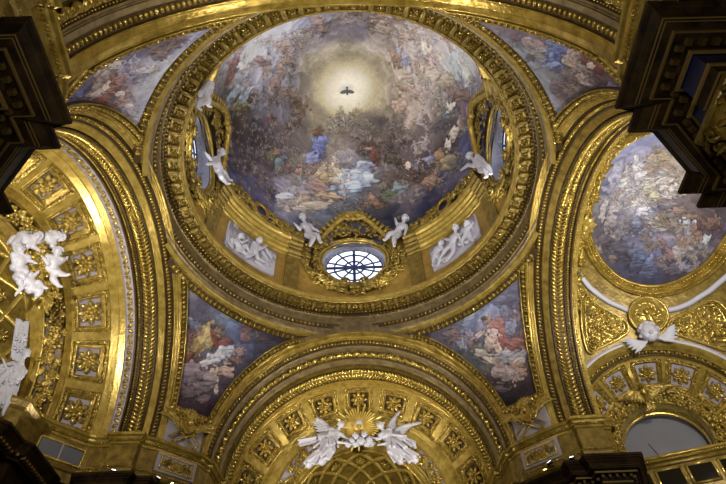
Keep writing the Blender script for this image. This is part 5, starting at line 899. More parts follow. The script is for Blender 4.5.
        # emblem above
        t=thing('emblem','gilded shield emblem with crossed palm branches at the foot of the %s'%('left front pendentive painting' if sx<0 else 'right front pendentive painting'),'emblem',CP(0,13.2,.2))
        m=MB(); m.box(CP(0,13.85,-.0),.90,.76,.06,X,Y,N,.02); m.build('lilac_ground',LILAC,t)
        m=MB(); A=np.linspace(0,2*PI,28,endpoint=False); pc=lambda r,h: [CP(.42*r*cos(a_),14.15+.5*r*sin(a_),h) for a_ in A]; m.grid(np.array([pc(1,.05),pc(1,.3),pc(.88,.36),pc(.8,.3),pc(.01,.42)]),closev=True); m.build('shield',GOLD,t)
        m=MB()
        for i in range(9): th=rad(10+i*20); d=X*cos(th)+Y*sin(th); m.put(LEAF,CP(0,14.45,.3),d*.5,np.cross(N,d)*.4,N*.3)
        for q in (-1,1): m.put(VOL,CP(q*.42,14.35,.28),X*.22*q,Y*.22,N*.6); m.put(VOL,CP(q*.36,13.75,.28),X*.18*-q,Y*.18,N*.5)
        m.put(ell(12,8),CP(0,14.2,.42),X*.17,Y*.2,N*.15); m.build('crown_and_scrolls',GOLDD,t)
        for q in (-1,1):
            m=MB(); pts=[CP(q*(-.75+1.95*s),13.3+1.0*s+.25*sin(s*PI),.22) for s in np.linspace(0,1,12)]; m.tube(pts,.055,6)
            for i in range(12):
                s=.35+.6*i/11; p=CP(q*(-.75+1.95*s),13.3+1.0*s+.25*sin(s*PI),.25)
                for r_ in (-1,1): d=nrm(X*q+Y*(.55+r_*.9)); m.put(LEAF,p,d*.4,np.cross(N,d)*.24,N*.25)
            m.build('palm_branch',GOLDD,t)
            m=MB(); m.tube([CP(q*.5,13.15,.18),CP(-q*.62,14.0,.2)],.05,6); m.put(ROS6,CP(q*.5,13.15,.2),X*.14,Y*.14,N*.14); m.build('crossed_staff',GOLD,t)
# glazed attic panel on the left arm splay
a=np.array([-11.7,6.78,0]);b=np.array([-12.86,5.6,0]); c=(a+b)/2; N=nrm(np.array([.72,-.70,0])); X,Y,N=frame(N)
def CP(x,z,h=0): return np.array([c[0],c[1],z])+X*x+N*h
t=thing('attic_window_panel','low double pane panel in a gilded frame under the left coffers','window panel',CP(0,11.9,.03))
m=MB()
for x,z,hx,hz in ((0,.36,.98,.045),(0,-.36,.98,.045),(-.94,0,.045,.4),(.94,0,.045,.4)): m.box(CP(x,12.0+z,.05),hx,hz,.05,X,Y,N,.02)
m.build('gilded_frame',GOLDB,t)
PANE=material('dull_grey_pane','565860',0,.4)
for q in (-1,1): m=MB(); m.box(CP(q*.46,12.0,.02),.42,.31,.02,X,Y,N); m.build('pane',PANE,t,False)
m=MB(); m.box(CP(0,12.0,.05),.03,.31,.03,X,Y,N); m.build('mullion',LILAC,t,False)
# altar entablature in the left arm
m=MB(); t=thing('dark_entablature','dark altar entablature in the lower left corner below the seated angel','entablature',(-13,4,10.9))
ap=[(16,1.6),(12.9,1.6),(12.2,2.5),(12.2,3.6),(11.95,3.9),(11.95,6.6),(13.2,8.2)]
sweep_path(m,ap,[(2.5,11.02),(0,11.02),(0,10.92),(.06,10.88),(.13,10.78),(.2,10.70),(.25,10.6),(.42,10.5)],-1,1); m.build('cornice',DARK,t,False)
m=MB(); sweep_path(m,ap,[(.42,10.5),(.42,10.4),(.7,10.4),(.7,10.2),(.75,10.1),(.75,9.0),(1.6,9.0)],-1,1); m.build('frieze',DARK,t,False)
q=offset_path(ap,.3)
for a_,b_ in zip(q[:-1],q[1:]):
    L=np.linalg.norm(b_-a_); n=int(L/.2); d=(b_-a_)/L
    for i in range(n): cc=a_+(b_-a_)*(i+.5)/n; m=MB(); m.box((-cc[0],cc[1],10.56),.045,.08,.05,(-d[0],d[1],0),(-d[1],-d[0],0)); m.build('dentil',DARKG,t,False)
m=MB(); sweep_path(m,[(16,3.4),(13.3,3.4),(12.9,3.7),(12.9,6.2)],[(0,11.0),(0,12.3),(-.1,12.4),(-.2,12.6),(-.2,12.7),(3,12.72)],-1,1)
tag(recentre(m.build('attic_block',GOLDW,None,False)),'plain ochre block above the dark altar entablature, below the seated angel','block')

# ================================================================= capitals near the viewer
def capital(x,y,zt,volmat,leafmat,label,s=1.0):
    t=thing('corinthian_column',label,'column',(x,y,-1.6)); m=MB(); A=np.linspace(0,2*PI,32,endpoint=False)
    m.grid(np.array([[(x+r*s*cos(a),y+r*s*sin(a),z) for a in A] for r,z in ((.5,-1.6),(.48,3),(.43,zt-1.15))]),closev=True); m.build('shaft',BLUE,t)
    m=MB(); m.grid(np.array([[(x+r*s*cos(a),y+r*s*sin(a),z) for a in A] for r,z in ((.43,zt-1.15),(.5,zt-1.12),(.5,zt-1.05),(.42,zt-1.02),(.46,zt-.5),(.62,zt-.16))]),closev=True); m.build('bell',leafmat,t)
    m=MB()
    for tier,(n,z0,L,r0) in enumerate(((8,zt-1.0,.5,.46),(8,zt-.72,.5,.5))):
        for i in range(n):
            a=2*PI*(i+.5*tier)/n; R=np.array([cos(a),sin(a),0]); T=np.array([-sin(a),cos(a),0]); o=np.array([x,y,z0])+R*r0*s
            m.put(LEAF,o,(np.array([0,0,1])*.95+R*.35)*L,T*.42,R*.35); m.put(LEAF,o+np.array([0,0,L*.9])+R*.15,R*.25-np.array([0,0,.1]),T*.25,np.array([0,0,.2]))
    m.build('acanthus_leaves',leafmat,t)
    for i in range(4):
        a=PI/4+i*PI/2; R=np.array([cos(a),sin(a),0]); T=np.array([-sin(a),cos(a),0]); m=MB()
        for q in (-1,1): m.put(VOL,np.array([x,y,zt-.34])+R*.68*s+T*q*.06,R*.22,np.array([0,0,.22]),T*q*.5)
        m.build('volute',volmat,t)
    m=MB(); m.box((x,y,zt-.08),.68*s,.68*s,.09,bev=.04); m.build('abacus',volmat,t)
capital(7.35,-9.75,8.97,GOLDW,GOLD,'column with gilded corinthian capital under the upper right dark entablature')
capital(8.6,-8.35,8.97,CAPG,CAPG,'column with grey volute capital at the right edge of the view')
capital(-7.35,-9.75,8.97,GOLDW,GOLD,'column with gilded capital under the upper left dark entablature')
capital(-8.6,-8.35,8.97,CAPG,CAPG,'column with grey capital behind the upper left dark entablature')
# ================================================================= sculpture
_R=np.array([[0.9994283, 0.0308623, -0.0138049], [0.0153756, -0.7785507, -0.6273934], [-0.0301106, 0.6268225, -0.7785801]]); _C=np.array([0.1404, -14.0737, 0.0])   # fixed survey station; independent of the scene camera
def at(px,py,o,N,dep=0.):   # the point seen at (px,py) on the sculpture's own upright plane
    d=_R@np.array([(px-363)/532.11,-(py-242)/532.11,-1.]); o=np.asarray(o)+np.asarray(N)*dep; t=((o-_C)@N)/(d@N); return _C+t*d
PUT=dict(head=.185,neck=.09,chest=.19,belly=.205,pel=.205,sh=.105,el=.09,wr=.06,hip=.165,kn=.12,an=.07,hand=.06,foot=.15)
ADU=dict(head=.125,neck=.06,chest=.165,belly=.14,pel=.16,sh=.085,el=.055,wr=.038,hip=.11,kn=.075,an=.048,hand=.05,foot=.2)
def remesh(o,v,sm=3):
    md=o.modifiers.new('Remesh','REMESH'); md.mode='VOXEL'; md.voxel_size=v; md.use_smooth_shade=True
    if sm: s=o.modifiers.new('Smooth','SMOOTH'); s.factor=.5; s.iterations=sm
def body(J,K,s,N,parent,mat,voxel,face=None,name='body',seed=1,hair=True,hands=True):
    m=MB(); g={k:np.array(v,float) for k,v in J.items()}; N=nrm(N)
    sp=nrm(g['neck']-g['pel']); lat=nrm(np.cross(sp,N)) ; 
    if 'lat' in g: lat=nrm(g['lat'])
    c=g.get('chest',g['pel']*.4+g['neck']*.6); be=g['pel']*.6+c*.4
    sw=K['chest']*1.25*s; hw=K['pel']*.62*s
    shL,shR=c+sp*K['chest']*.75*s-lat*sw,c+sp*K['chest']*.75*s+lat*sw; hpL,hpR=g['pel']-lat*hw,g['pel']+lat*hw
    C=lambda a,b,ra,rb,n=12: m.capsule(a,b,ra*s,rb*s,n)
    C(g['pel'],be,K['pel'],K['belly'],16); C(be,c,K['belly'],K['chest'],16); C(c,g['neck'],K['chest']*.9,K['neck']*1.1); C(shL,shR,K['sh']*1.15,K['sh']*1.15); C(g['neck'],g['head'],K['neck'],K['neck'])
    C(c-lat*sw*.45,c+lat*sw*.45,K['chest']*.85,K['chest']*.85); C(hpL,hpR,K['hip']*1.1,K['hip']*1.1)
    for q,sh,hp in (('L',shL,hpL),('R',shR,hpR)):
        if 'e'+q in g:
            C(sh,g['e'+q],K['sh'],K['el']); C(g['e'+q],g['h'+q],K['el'],K['wr'])
            if hands:
                f=nrm(g['h'+q]-g['e'+q]); w=nrm(np.cross(f,N)); h=g['h'+q]; k=K['hand']*s
                m.put(E8,h+f*k*.9,f*k*1.0,w*k*.85,np.cross(f,w)*k*.45)
                for i,(u,L) in enumerate(((-.62,1.2),(-.2,1.45),(.2,1.4),(.6,1.05))):
                    p=h+f*k*1.6+w*k*u; p2=p+f*k*L*.6+N*k*.1; p3=p2+f*k*L*.45-N*k*.35; m.capsule(p,p2,k*.22,k*.2,6); m.capsule(p2,p3,k*.2,k*.15,6)
                p=h+f*k*.5+w*k*.7; m.capsule(p,p+w*k*.6+f*k*.7,k*.26,k*.2,6)
        if 'k'+q in g:
            C(hp,g['k'+q],K['hip'],K['kn']*1.05); kn=g['k'+q]; f_=g['f'+q]; mid=kn*.6+f_*.4; C(kn,mid,K['kn'],K['kn']*.98); C(mid,f_,K['kn']*.95,K['an'])
            d=nrm(f_-kn); fo=nrm(N*.8+d*.5); C(f_,f_+fo*K['foot']*s,K['an'],K['an']*.6)
    F=nrm(face if face is not None else N); up=nrm(g['head']-g['neck']); X=nrm(np.cross(up,F)); up=np.cross(F,X); h=g['head']; r=K['head']*s
    P=lambda x,y,z: h+X*x*r+up*y*r+F*z*r
    m.put(ell(16,12),P(0,.18,0),X*r*.88,up*r*1.02,F*r*1.0); m.put(ell(12,8),P(0,-.35,.25),X*r*.6,up*r*.6,F*r*.6)
    for q in (-1,1):
        m.put(E8,P(.42*q,-.2,.62),X*r*.3,up*r*.28,F*r*.25); m.put(E8,P(.34*q,.32,.86),X*r*.27,up*r*.10,F*r*.12); m.put(E8,P(.9*q,0,0),X*r*.14,up*r*.26,F*r*.18)
        m.put(E8,P(.32*q,.12,.84),X*r*.13,up*r*.09,F*r*.1)
    m.capsule(P(0,.22,.95),P(0,-.12,1.14),r*.09,r*.15,8); m.capsule(P(-.18,-.42,.86),P(.18,-.42,.86),r*.08,r*.08,6); m.put(E8,P(0,-.72,.7),X*r*.25,up*r*.2,F*r*.22)
    o=m.build(name,mat,parent); remesh(o,voxel,2)
    if hair:
        rr=random.Random(seed); m=MB(); n=0
        while n<46:
            d=nrm(np.array([rr.gauss(0,1),rr.gauss(0,1),rr.gauss(0,1)]))
            if d[2]>.35 and d[1]<.62 or d[1]<-.45: continue
            m.put(E6,P(d[0]*.92,.18+d[1]*1.05,d[2]*1.0),X*r*.27,up*r*.25,F*r*.27); n+=1
        hb=m.build('curly_hair',mat,o); remesh(hb,voxel*1.3,1)
    return o
def wing(root,tipdir,downdir,L,N,parent,mat,n=13):
    m=MB(); a=nrm(tipdir); b=nrm(downdir); N=nrm(N)
    m.tube([root+a*L*.72*s+b*(-.16*sin(s*PI))*L for s in np.linspace(0,1,8)],[.07*(1-.6*s) for s in np.linspace(0,1,8)],8)
    for row,(fl,nn,h) in enumerate(((.46,n,0.),(.30,n-1,.04),(.17,n-2,.08))):
        for i in range(nn):
            s=i/(nn-1); o=root+a*L*.72*s+b*(-.16*sin(s*PI))*L+N*h; d=nrm(b*(1-s*.9)+a*(.35+s*1.1)); m.put(LEAF,o,d*L*fl*(.7+.3*s),np.cross(N,d)*L*.13,N*L*.10)
    return m.build('wing',mat,parent)
def drapery(L,parent,mat,vox=.03,seed=1,r=.085,n=13,spread=.25,name='drapery',N=(0,-1,0)):
    rr=random.Random(seed); m=MB(); N=nrm(N)
    for a,b in zip(L[:-1],L[1:]):
        a=np.array(a);b=np.array(b); d=nrm(b-a); w=nrm(np.cross(d,N)); m.capsule(a,b,spread*.8,spread*.9,10)
        n=5
        for i in range(n):
            x=(i/(n-1)-.5)*2; q=rr.uniform(-.05,.14); m.capsule(a+w*spread*x*.9+N*(.17-.12*x*x+q),b-d*rr.uniform(-.1,.3)+w*spread*(x*1.3+rr.uniform(-.3,.3))+N*(.22-.14*x*x+q),r*rr.uniform(.6,.8),r*rr.uniform(.7,1.1),7)
    o=m.build(name,mat,parent); remesh(o,vox,1); return o
def pose(o,N,D): return {k:at(v[0],v[1],o,N,v[2]) for k,v in D.items()}
# --- putti on the drum
def putto(label,az,r,z,D,seed,face=(0,0),group='white putti seated round the drum cornice'):
    o=cyl(r,az,z); X,Y,N=cylframe(az); J=pose(o,N,D); t=thing('putto',label,'sculpture',J['pel'],group)
    F=N*1.0+X*face[0]+Y*(face[1]-.35); body(J,PUT,1.28,N,t,MARB,.024,F,seed=seed); return t,J,N
putto('white putto seated left of the front window with its back arched',-23,7.65,27,dict(pel=(309.5,235,0),chest=(307,227.5,.1),neck=(304.8,222.6,.12),head=(302.6,217.6,.18),eL=(300,229.5,.2),hL=(296,225,.3),eR=(313,228.5,.15),hR=(318,231,.25),kL=(313.5,238,.3),fL=(310,245.5,.25),kR=(317.5,235,.3),fR=(320.5,242.5,.3)),1,(.5,0))
putto('white putto seated right of the front window raising an arm to its face',22,7.65,27,dict(pel=(397,233.5,0),chest=(400.5,227.5,.1),neck=(402.8,223.6,.12),head=(405,218.8,.18),eL=(397,224,.25),hL=(395.5,219.5,.3),eR=(406.5,228,.15),hR=(405,233.5,.25),kL=(390,233.5,.3),fL=(385,240,.3),kR=(394,238.5,.3),fR=(394.5,246,.25)),2,(-.5,0))
putto('white putto leaning against the surround of the left drum window',-76,7.6,26.9,dict(pel=(219,170,0),chest=(216.5,162.5,.05),neck=(217.8,157.5,.1),head=(221.5,152.5,.12),eL=(210.5,159,.1),hL=(206.5,154,.1),eR=(214,163,.25),hR=(208,164,.2),kL=(224,173,.25),fL=(229,180,.2),kR=(221.5,177,.25),fR=(227,183.5,.2)),3,(.6,.2))
putto('white putto reaching out left beside the right drum window',75,7.6,27,dict(pel=(482,167,0),chest=(477,162,.05),neck=(473.5,159,.1),head=(470.2,156.2,.14),eL=(468,165,.2),hL=(461.5,169.8,.2),eR=(482.5,160,.1),hR=(485.5,163.5,.2),kL=(485.5,170,.25),fL=(487,176.5,.2),kR=(488,167,.2),fR=(491.5,173.5,.15)),4,(-.6,0))
putto('white putto half hidden beyond the left drum window, high on the left',-112,7.6,26.9,dict(pel=(203.5,97.5,0),chest=(204.5,92,.1),neck=(206,89,.1),head=(208.5,86,.12),eL=(209,93.5,.2),hL=(212,91.5,.2),eR=(200.5,93,.1),hR=(199,98,.1),kL=(208,99,.2),fL=(208,105,.2),kR=(200,102,.2),fR=(198,107,.2)),5,(.5,0))
# --- relief panels on the drum
def relief_panel(az0,az1,z0,z1,label,seed,figs,clutter):
    t=thing('relief_panel',label,'relief panel',cyl(8.2,(az0+az1)/2,z0)); m=MB(); A=np.linspace(az0,az1,20)
    m.grid(np.array([[cyl(r,a,z) for a in A] for r,z in ((8.3,z0),(8.16,z0+.02),(8.16,z1-.02),(8.3,z1))]))
    for e in (az0,az1): m.add([cyl(8.3,e,z0),cyl(8.16,e,z0+.02),cyl(8.16,e,z1-.02),cyl(8.3,e,z1)],[[0,1,2,3]])
    m.build('slab',RELB,t); az=(az0+az1)/2; X,Y,N=cylframe(az); o=cyl(8.1,az,z0)
    for i,D in enumerate(figs): body(pose(o,N,D),PUT,1.05,N,t,MARB,.022,N+X*(.4 if i%2 else -.4),name='putto_relief',seed=seed+i)
    m=MB(); rr=random.Random(seed)
    for i in range(60):
        a=rr.uniform(az0+1.5,az1-1.5); z=rr.uniform(z0+.2,z1-.25); Xa,Ya,Na=cylframe(a); th=rr.uniform(0,2*PI); d=Xa*cos(th)+Ya*sin(th); q=rr.uniform(.22,.5); m.put(LEAF,cyl(8.14,a,z),d*q,np.cross(Na,d)*q*.8,Na*q*.35)
    m.build('leaf_ground_relief',RELB,t)
    for a,b in clutter: m=MB(); m.capsule(at(*a,o,N,0),at(*b,o,N,0),.13,.07,8); m.build('drapery_fold',MARB,t)
relief_panel(-59.5,-35,22.95,25.0,'white stone relief of two reclining putti on the left of the drum',11,
 [dict(pel=(240,250,.05),chest=(236,243,.08),neck=(237,239.5,.1),head=(240.5,236.8,.14),eL=(232,247,.1),hL=(229,243,.1),eR=(242,243,.15),hR=(247,240,.15),kL=(246,246,.15),fL=(249,252,.1),kR=(245,254,.1),fR=(251,256,.1)),
  dict(pel=(254,253,.05),chest=(256.5,247.5,.08),neck=(258,244.5,.1),head=(259.5,240.8,.14),eL=(251,248,.1),hL=(248,252,.1),eR=(262,248,.1),hR=(266,246,.1),kL=(249,256,.12),fL=(244,258,.1),kR=(258,259,.12),fR=(264,262,.1))],
 [((262,252),(270,264)),((266,250),(273,262)),((228,238),(226,246)),((256,262),(268,270)),((262,258),(271,270))])
relief_panel(34.5,59.5,22.95,24.95,'white stone relief of a seated putto with companions on the right of the drum',31,
 [dict(pel=(452,246,.05),chest=(455,238,.08),neck=(455.5,233,.1),head=(455.5,228.2,.14),eL=(450,240,.12),hL=(445,239,.12),eR=(460.5,240,.1),hR=(463,245,.1),kL=(446,250,.14),fL=(440.5,258,.1),kR=(453,253,.14),fR=(446,262,.1)),
  dict(pel=(437,256,.04),chest=(438.5,250,.06),neck=(439.5,247,.08),head=(440.8,243.8,.1),eL=(434,252,.06),hL=(432,256,.06),eR=(443,250,.08),hR=(447,248,.1),kL=(434,261,.06),fL=(434,266,.06),kR=(440,260,.08),fR=(438,266,.06)),
  dict(pel=(467,236,.04),chest=(466.5,230.5,.06),neck=(466.5,227.5,.08),head=(467,224.6,.1),eL=(462.5,231,.06),hL=(461,235,.06),eR=(470,228,.08),hR=(472,224,.1),kL=(463,239,.06),fL=(460,244,.06),kR=(470,239,.08),fR=(474,242,.06))],
 [((470,226),(478,234)),((460,245),(470,240)),((466,243),(478,236)),((440,262),(452,255))])
# --- front angels with the sunburst
YA=13.75; OA=np.array([0,YA,17.]); NA=np.array([0.,-1.,0.])
def angel(label,D,wings,drapes,seed,face,o=OA,N=NA,s=1.0):
    J=pose(o,N,D); t=thing('angel_statue',label,'sculpture',J['pel']); body(J,ADU,s*1.5,N,t,MARB,.03,face,seed=seed)
    for (a,b,c,L) in wings: r=at(*a,o,N,-.12); tp=at(*b,o,N,-.25); wing(r,tp-r,at(*c,o,N,-.15)-r,np.linalg.norm(tp-r)*1.0,N,t,MARB)
    for i,L in enumerate(drapes): drapery([at(*p,o,N,p_) for *p,p_ in L],t,MARB,seed=seed+i,N=N,spread=.24 if i<2 else .13)
    return t
angel('white winged angel kneeling left of the golden sunburst, wing raised to the left',
 dict(pel=(329,443,.0),chest=(334,435,.1),neck=(337.6,430,.12),head=(341,425,.16),eL=(337,442,.35),hL=(347,443.5,.4),eR=(344,437,.15),hR=(351,441,.15),kL=(333,452,.4),fL=(317,464,.25),kR=(322,453,.3),fR=(309,464,.1)),
 [((331,435),(299,411),(318,440),1),((336,431),(350,420),(352,432),1)],
 [[(331,439,.1),(332,450,.25),(322,462,.3)],[(328,442,.05),(319,453,.15),(309,465,.15)],[(332,435,-.05),(316,440,-.05),(300,443,-.1)]],51,(.85,-.5,-.1),s=1.08)
angel('white winged angel kneeling right of the golden sunburst, two wings spread to the right',
 dict(pel=(392,443,.0),chest=(387,435.5,.1),neck=(383.5,430.6,.12),head=(380.3,426,.16),eL=(380,439,.15),hL=(373,438,.15),eR=(389,443,.3),hR=(381,444.5,.35),kL=(389,452,.4),fL=(402,461.5,.25),kR=(400,452,.3),fR=(414,460,.1)),
 [((388,434),(402,408),(404,430),1),((391,437),(423,421),(408,444),1)],
 [[(390,440,.1),(391,450,.25),(400,461,.3)],[(393,442,.05),(403,451,.15),(415,460,.15)],[(391,437,-.05),(404,440,-.05),(415,447,-.1)]],61,(-.85,-.5,-.1),s=1.08)
t=thing('sunburst','gilded sunburst of pointed rays behind the two white angels','sculpture',at(358.5,426,OA,NA,.0)); c=at(358.5,427,OA,NA,.05)
for i in range(44):
    th=2*PI*i/44; L=(1.35 if i%2 else 1.05)*(1.0+.1*sin(i*2.3)); d=np.array([cos(th),0,sin(th)]); w=np.cross(d,NA); m=MB()
    m.add([c+d*.15-w*.03,c+d*.15+w*.03,c+d*.15+NA*.05,c+d*L-w*.055,c+d*L+w*.055,c+d*L+NA*.07,c+d*(L+.14)],[[0,3,5,2],[1,2,5,4],[0,1,4,3]],[[3,6,5],[5,6,4],[3,4,6]]); m.build('ray',RAYG,t,False)
m=MB(); m.put(ell(16,8),c+NA*.1,(.3,0,0),(0,0,.3),(0,.12,0)); m.build('hub',RAYG,t)
p=at(359,422.5,OA,NA,.3); m=MB(); m.put(ell(16,10),p,(.19,0,0),(0,0,.19),(0,.05,0)); o=m.build('host_disc',MARB); tag(recentre(o),'small white disc at the centre of the golden sunburst','disc')
q=at(359,430,OA,NA,.3); m=MB(); A=np.linspace(0,2*PI,20,endpoint=False); m.grid(np.array([[q+np.array([r*cos(a),r*sin(a),z]) for a in A] for r,z in ((.14,.28),(.13,.15),(.05,.04),(.03,-.05),(.06,-.1),(.03,-.15),(.13,-.3),(.14,-.34))]),closev=True); tag(recentre(m.build('chalice',GOLDB)),'small gilded chalice under the white disc between the angels','chalice')
for i,(px,py,s,tl) in enumerate(((356,436.5,.36,.2),(364,435,.34,-.2),(361,441.5,.38,0),(352,441.5,.32,.3),(369,440,.3,-.3))):
    o=at(px,py,OA,NA,.25); t=thing('cherub_head',('white cherub head %s in the cluster under the golden sunburst'%('topmost left','topmost right','lowest in the middle','at the far left','at the far right')[i]) if i!=2 else 'white cherub head lowest in the middle of the cluster under the golden sunburst','sculpture',o); cherub_head(o,(0.05*(i-2),-1,-.35),s,parent=t,seed=i,tilt=tl,wings=(i in (2,3,4)))
m=MB(); rr=random.Random(4)
for i in range(30): o=at(360+rr.uniform(-13,13),441+rr.uniform(-3,3.5),OA,NA,rr.uniform(-.15,.1)); k=rr.uniform(.1,.2); m.put(E8,o,(k,0,0),(0,k,0),(0,0,k*.8))
o=m.build('cloud_bank',MARB); remesh(o,.03,2); tag(o,'small white cloud bank carrying the cherub heads between the angels','sculpture')
# --- putto cluster on the left arm keystone
OL=np.array([-13.0,.2,17.2]); NL=nrm(np.array([.70,-.66,-.25])); 
CL=[('white putto stretched across the upper left of the keystone cluster',dict(pel=(22,236,.1),chest=(28,240,.2),neck=(33,241,.25),head=(37,237,.3),eL=(33,247,.3),hL=(39,250,.3),eR=(27,233,.1),hR=(33,230,.1),kL=(15,244,.3),fL=(17,254,.3),kR=(14,238,.1),fR=(8,244,.1))),
 ('white putto leaning right at the top of the keystone cluster, head over the coffers',dict(pel=(42,236,.0),chest=(50,238,.1),neck=(54,237,.15),head=(59,236.5,.2),eL=(52,246,.2),hL=(58,250,.2),eR=(52,232,.1),hR=(46,230,.1),kL=(36,231,.1),fL=(28,228,.1),kR=(38,242,.2),fR=(31,246,.2))),
 ('white putto on the right of the keystone cluster with arm stretched to the right',dict(pel=(52,270,.2),chest=(54,262,.3),neck=(55,257.5,.3),head=(57.5,252.5,.35),eL=(48,264,.4),hL=(44,259,.4),eR=(60,263,.3),hR=(65,259,.3),kL=(58,273,.4),fL=(66,275,.35),kR=(53,279,.35),fR=(59,286,.3))),
 ('white putto curled at the left of the keystone cluster',dict(pel=(19,268,.2),chest=(20,260,.3),neck=(22,255.5,.3),head=(20,250,.35),eL=(14,262,.3),hL=(17,268,.35),eR=(27,260,.35),hR=(33,262,.4),kL=(26,272,.4),fL=(22,281,.35),kR=(16,277,.3),fR=(22,284,.3))),
 ('white putto hanging lowest in the keystone cluster, head at lower left',dict(pel=(33,287,.25),chest=(28,281.5,.3),neck=(25.5,279,.3),head=(22,277,.35),eL=(22,287,.35),hL=(18,292,.35),eR=(32,278,.3),hR=(36,274,.35),kL=(40,291,.4),fL=(36,297,.35),kR=(38,283,.4),fR=(44,288,.35)))]
for i,(lb,D) in enumerate(CL):
    J=pose(OL,NL,D); t=thing('putto',lb,'sculpture',J['pel'],'white putti clustered on the left arch keystone'); b=body(J,PUT,1.12,NL,t,MARB,.024,NL+np.array([.2*(i-2),0,-.2]),seed=70+i); r=J['chest']; 
    X,Y,_=frame(NL)
    if i!=4: wing(r-NL*.1,Y*.8+X*(.6 if i in(1,2) else -.6),-Y+X*(.5 if i in (1,2) else -.5),.55,NL,b,MARB,8)
m=MB(); rr=random.Random(12); X,Y,_=frame(NL)
for i in range(120):
    s=rr.random(); px=42+rr.gauss(0,4)+6*sin(s*6)*0; py=245+s*60; o=at(px+ (py-270)*.15,py,OL,NL,rr.uniform(0,.3)); th=rr.uniform(0,2*PI); d=X*cos(th)+Y*sin(th); q=rr.uniform(.2,.34); k=rr.random(); m.put(LEAF if k<.5 else ROS5 if k<.85 else ROS8,o,d*q*(1.3 if k<.5 else .7),np.cross(NL,d)*q*(1 if k<.5 else .7),NL*q)
tag(recentre(m.build('flower_festoon',GOLDD)),'gilded flower festoon hanging through the white putto cluster','garland')
# --- seated angel at the left edge
OS=np.array([-13.5,3.4,14.5]); NS=nrm(np.array([.66,-.74,-.1]))
J=pose(OS,NS,dict(pel=(9,385,0),chest=(15,373,.1),neck=(20,364,.12),head=(26,354,.15),eL=(8,372,.2),hL=(4,362,.25),eR=(24,374,.2),hR=(23,363,.2),kL=(2,396,.35),fL=(-4,412,.3),kR=(10,397,.4),fR=(3,414,.3)))
t=thing('angel_statue','white angel statue seated at the left edge, holding up a leafy staff','sculpture',J['pel']); body(J,ADU,1.35,NS,t,MARB,.03,nrm(np.array([.8,-.3,-.2])),seed=90)
drapery([at(14,377,OS,NS,.05),at(8,388,OS,NS,.15),at(5,405,OS,NS,.2)],t,MARB,seed=91,N=NS); drapery([at(16,368,OS,NS,.0),at(6,373,OS,NS,.05),at(-4,382,OS,NS,.05)],t,MARB,seed=92,N=NS); drapery([at(19,368,OS,NS,.08),at(16,380,OS,NS,.15)],t,MARB,seed=93,N=NS,spread=.14)
m=MB(); a=at(17,362,OS,NS,-.05); b=at(22,325,OS,NS,-.1); m.tube([a,b],.09,8); d0=nrm(b-a); X,Y,_=frame(NS)
rr=random.Random(3)
for i in range(26): s=i/25; q=1 if i%2 else -1; d=nrm(d0+np.cross(NS,d0)*q*.9); m.put(LEAF,a+(b-a)*s,d*.38,np.cross(NS,d)*.4,NS*.35)
for s in (.35,.6): m.put(ROS8,a+(b-a)*s+NS*.1,X*.26,Y*.26,NS*.26)
tag(recentre(m.build('leafy_staff',MARB)),'white carved leafy staff rising from the hand of the seated angel at the left edge','sculpture')

# ================================================================= floodlights on the cornices
def floodlight(p,d,label,lit=True,s=1.0):
    t=thing('floodlight',label,'lamp',p,'floodlights standing on the dark cornices'); p=np.array(p,float); d=nrm(d); X,Y,N=frame(d); m=MB(); m.box(p+np.array([0,0,.16]),.10*s,.07*s,.06*s,X,Y,N,.02); m.build('housing',BLACK,t)
    m=MB(); m.tube([p-X*.12*s,p-X*.12*s+np.array([0,0,.18]),],.012,5); m.tube([p+X*.12*s,p+X*.12*s+np.array([0,0,.18])],.012,5); m.box(p+np.array([0,0,.01]),.14*s,.05,.01); m.build('bracket',BLACK,t)
    if lit: m=MB(); m.box(p+np.array([0,0,.16])+N*.065*s,.08*s,.05*s,.005,X,Y,N); m.build('lens',LITC,t,False)
FL=[((7.9,7.0,11.03),(-1,-.6,1.6),'floodlight on the front right cornice, nearest the frieze panel'),((8.75,6.7,11.03),(-.6,-1,1.6),'floodlight on the front right cornice towards the right arm'),((-8.3,7.1,11.03),(1,-.5,1.6),'floodlight on the front left cornice'),((-9.9,6.4,11.03),(.6,-1,1.6),'floodlight on the left arm cornice below the coffers')]
for p,d,l in FL: floodlight(p,d,l)

# ================================================================= enclosing building
m=MB(); m.box((0,0,-1.7),27,27,.1); tag(m.build('floor',STONE,None,False),'pale stone church floor far below','floor',kind='structure')
m=MB(); m.grid(np.array([[(9.6*sin(a),9.6*cos(a),22.35) for a in np.linspace(0,2*PI,65)],[(38*sin(a),38*cos(a),22.35) for a in np.linspace(0,2*PI,65)]])); m.grid(np.array([[(9.6*sin(a),9.6*cos(a),22.35) for a in np.linspace(0,2*PI,65)],[(8.3*sin(a),8.3*cos(a),22.25) for a in np.linspace(0,2*PI,65)]]))
tag(m.build('ceiling',OUTW,None,False),'roof slab above the side vaults, hidden behind the arches','ceiling',kind='structure')
for nm,c,h in (('left',(-27,0,10.3),(.1,27,12.1)),('right',(27,0,10.3),(.1,27,12.1)),('front',(0,27,10.3),(27,.1,12.1)),('back',(0,-27,10.3),(27,.1,12.1))):
    m=MB(); m.box(c,*h); tag(m.build('wall_'+nm,OUTW,None,False),'outer %s wall of the church, out of view behind the vaults'%nm,'wall',kind='structure')

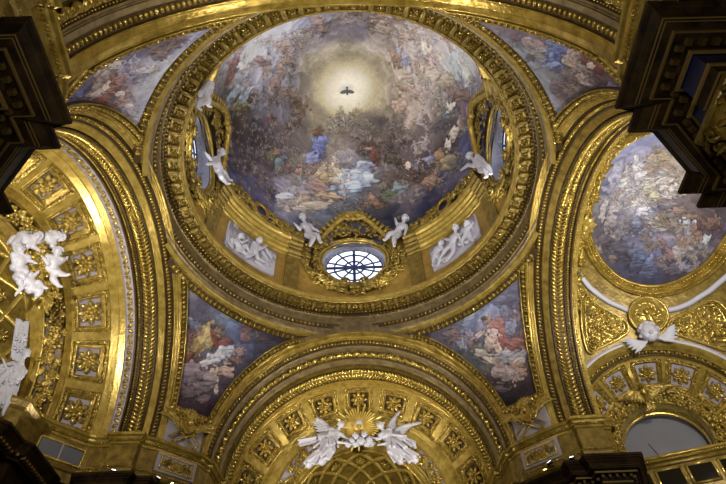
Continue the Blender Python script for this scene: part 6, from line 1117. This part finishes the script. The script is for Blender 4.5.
# ================================================================= light
w=bpy.data.worlds.new('sky'); scene.world=w; w.use_nodes=True; bg=w.node_tree.nodes['Background']; bg.inputs['Color'].default_value=(.86,.92,1,1); bg.inputs['Strength'].default_value=1.15
def area(loc,target,power,size,col,spread=180):
    l=bpy.data.lights.new('area_light','AREA'); l.energy=power; l.shape='DISK'; l.size=size; l.color=col; l.spread=rad(spread); o=bpy.data.objects.new('area_light',l); COL.objects.link(o)
    o.location=loc; o.rotation_euler=(Vector(target)-Vector(loc)).to_track_quat('-Z','Y').to_euler(); return o
WARM=(1,.93,.80); NEUT=(1,.97,.93)
def lights():
    for sx in (-1,1):
        for sy in (-1,1): area((sx*8.0,sy*8.0,11.45),(-sx*2,-sy*2,25),560,.22,NEUT,88)      # cornice lamps lighting the vaults
    for sx in (-1,1):
        area((sx*9.9,-6.45,11.4),(sx*10.5,4,19),260,.2,WARM,100); area((sx*9.9,6.45,11.4),(sx*10.5,-4,19),150,.2,WARM,100)
        area((sx*6.3,9.8,11.5),(-sx*3,12.5,19),150,.3,WARM,100); area((sx*6.45,-9.8,11.4),(-sx*3,-10.5,19),170,.2,WARM,100)
    area((0,-15.6,1.5),(0,-6,14),200,1.2,NEUT,160)  # added fill light, out of view, to brighten the near dark cornices
    for az in (14,76,104,166,194,256,284,346): p=cyl(7.85,az,22.45); area(p,(0,0,29),62,.25,NEUT,160)  # unseen lights added along the ring to brighten dome and window surrounds
    area((13.2,-4,11.5),(14,3,19),120,.4,NEUT,120)
    area((14.6,5.0,11.3),(16.0,10.0,13),25,.3,WARM)
lights()
for o in bpy.data.objects:
    if '_at' in o: del o['_at']
scene.view_settings.view_transform='Standard'; scene.view_settings.look='None'; scene.view_settings.gamma=1; scene.view_settings.use_curve_mapping=False; scene.view_settings.exposure=0.95
try:
    scene.cycles.use_denoising=True; scene.cycles.max_bounces=5; scene.cycles.diffuse_bounces=3; scene.cycles.glossy_bounces=3; scene.cycles.sample_clamp_indirect=4
except Exception: pass
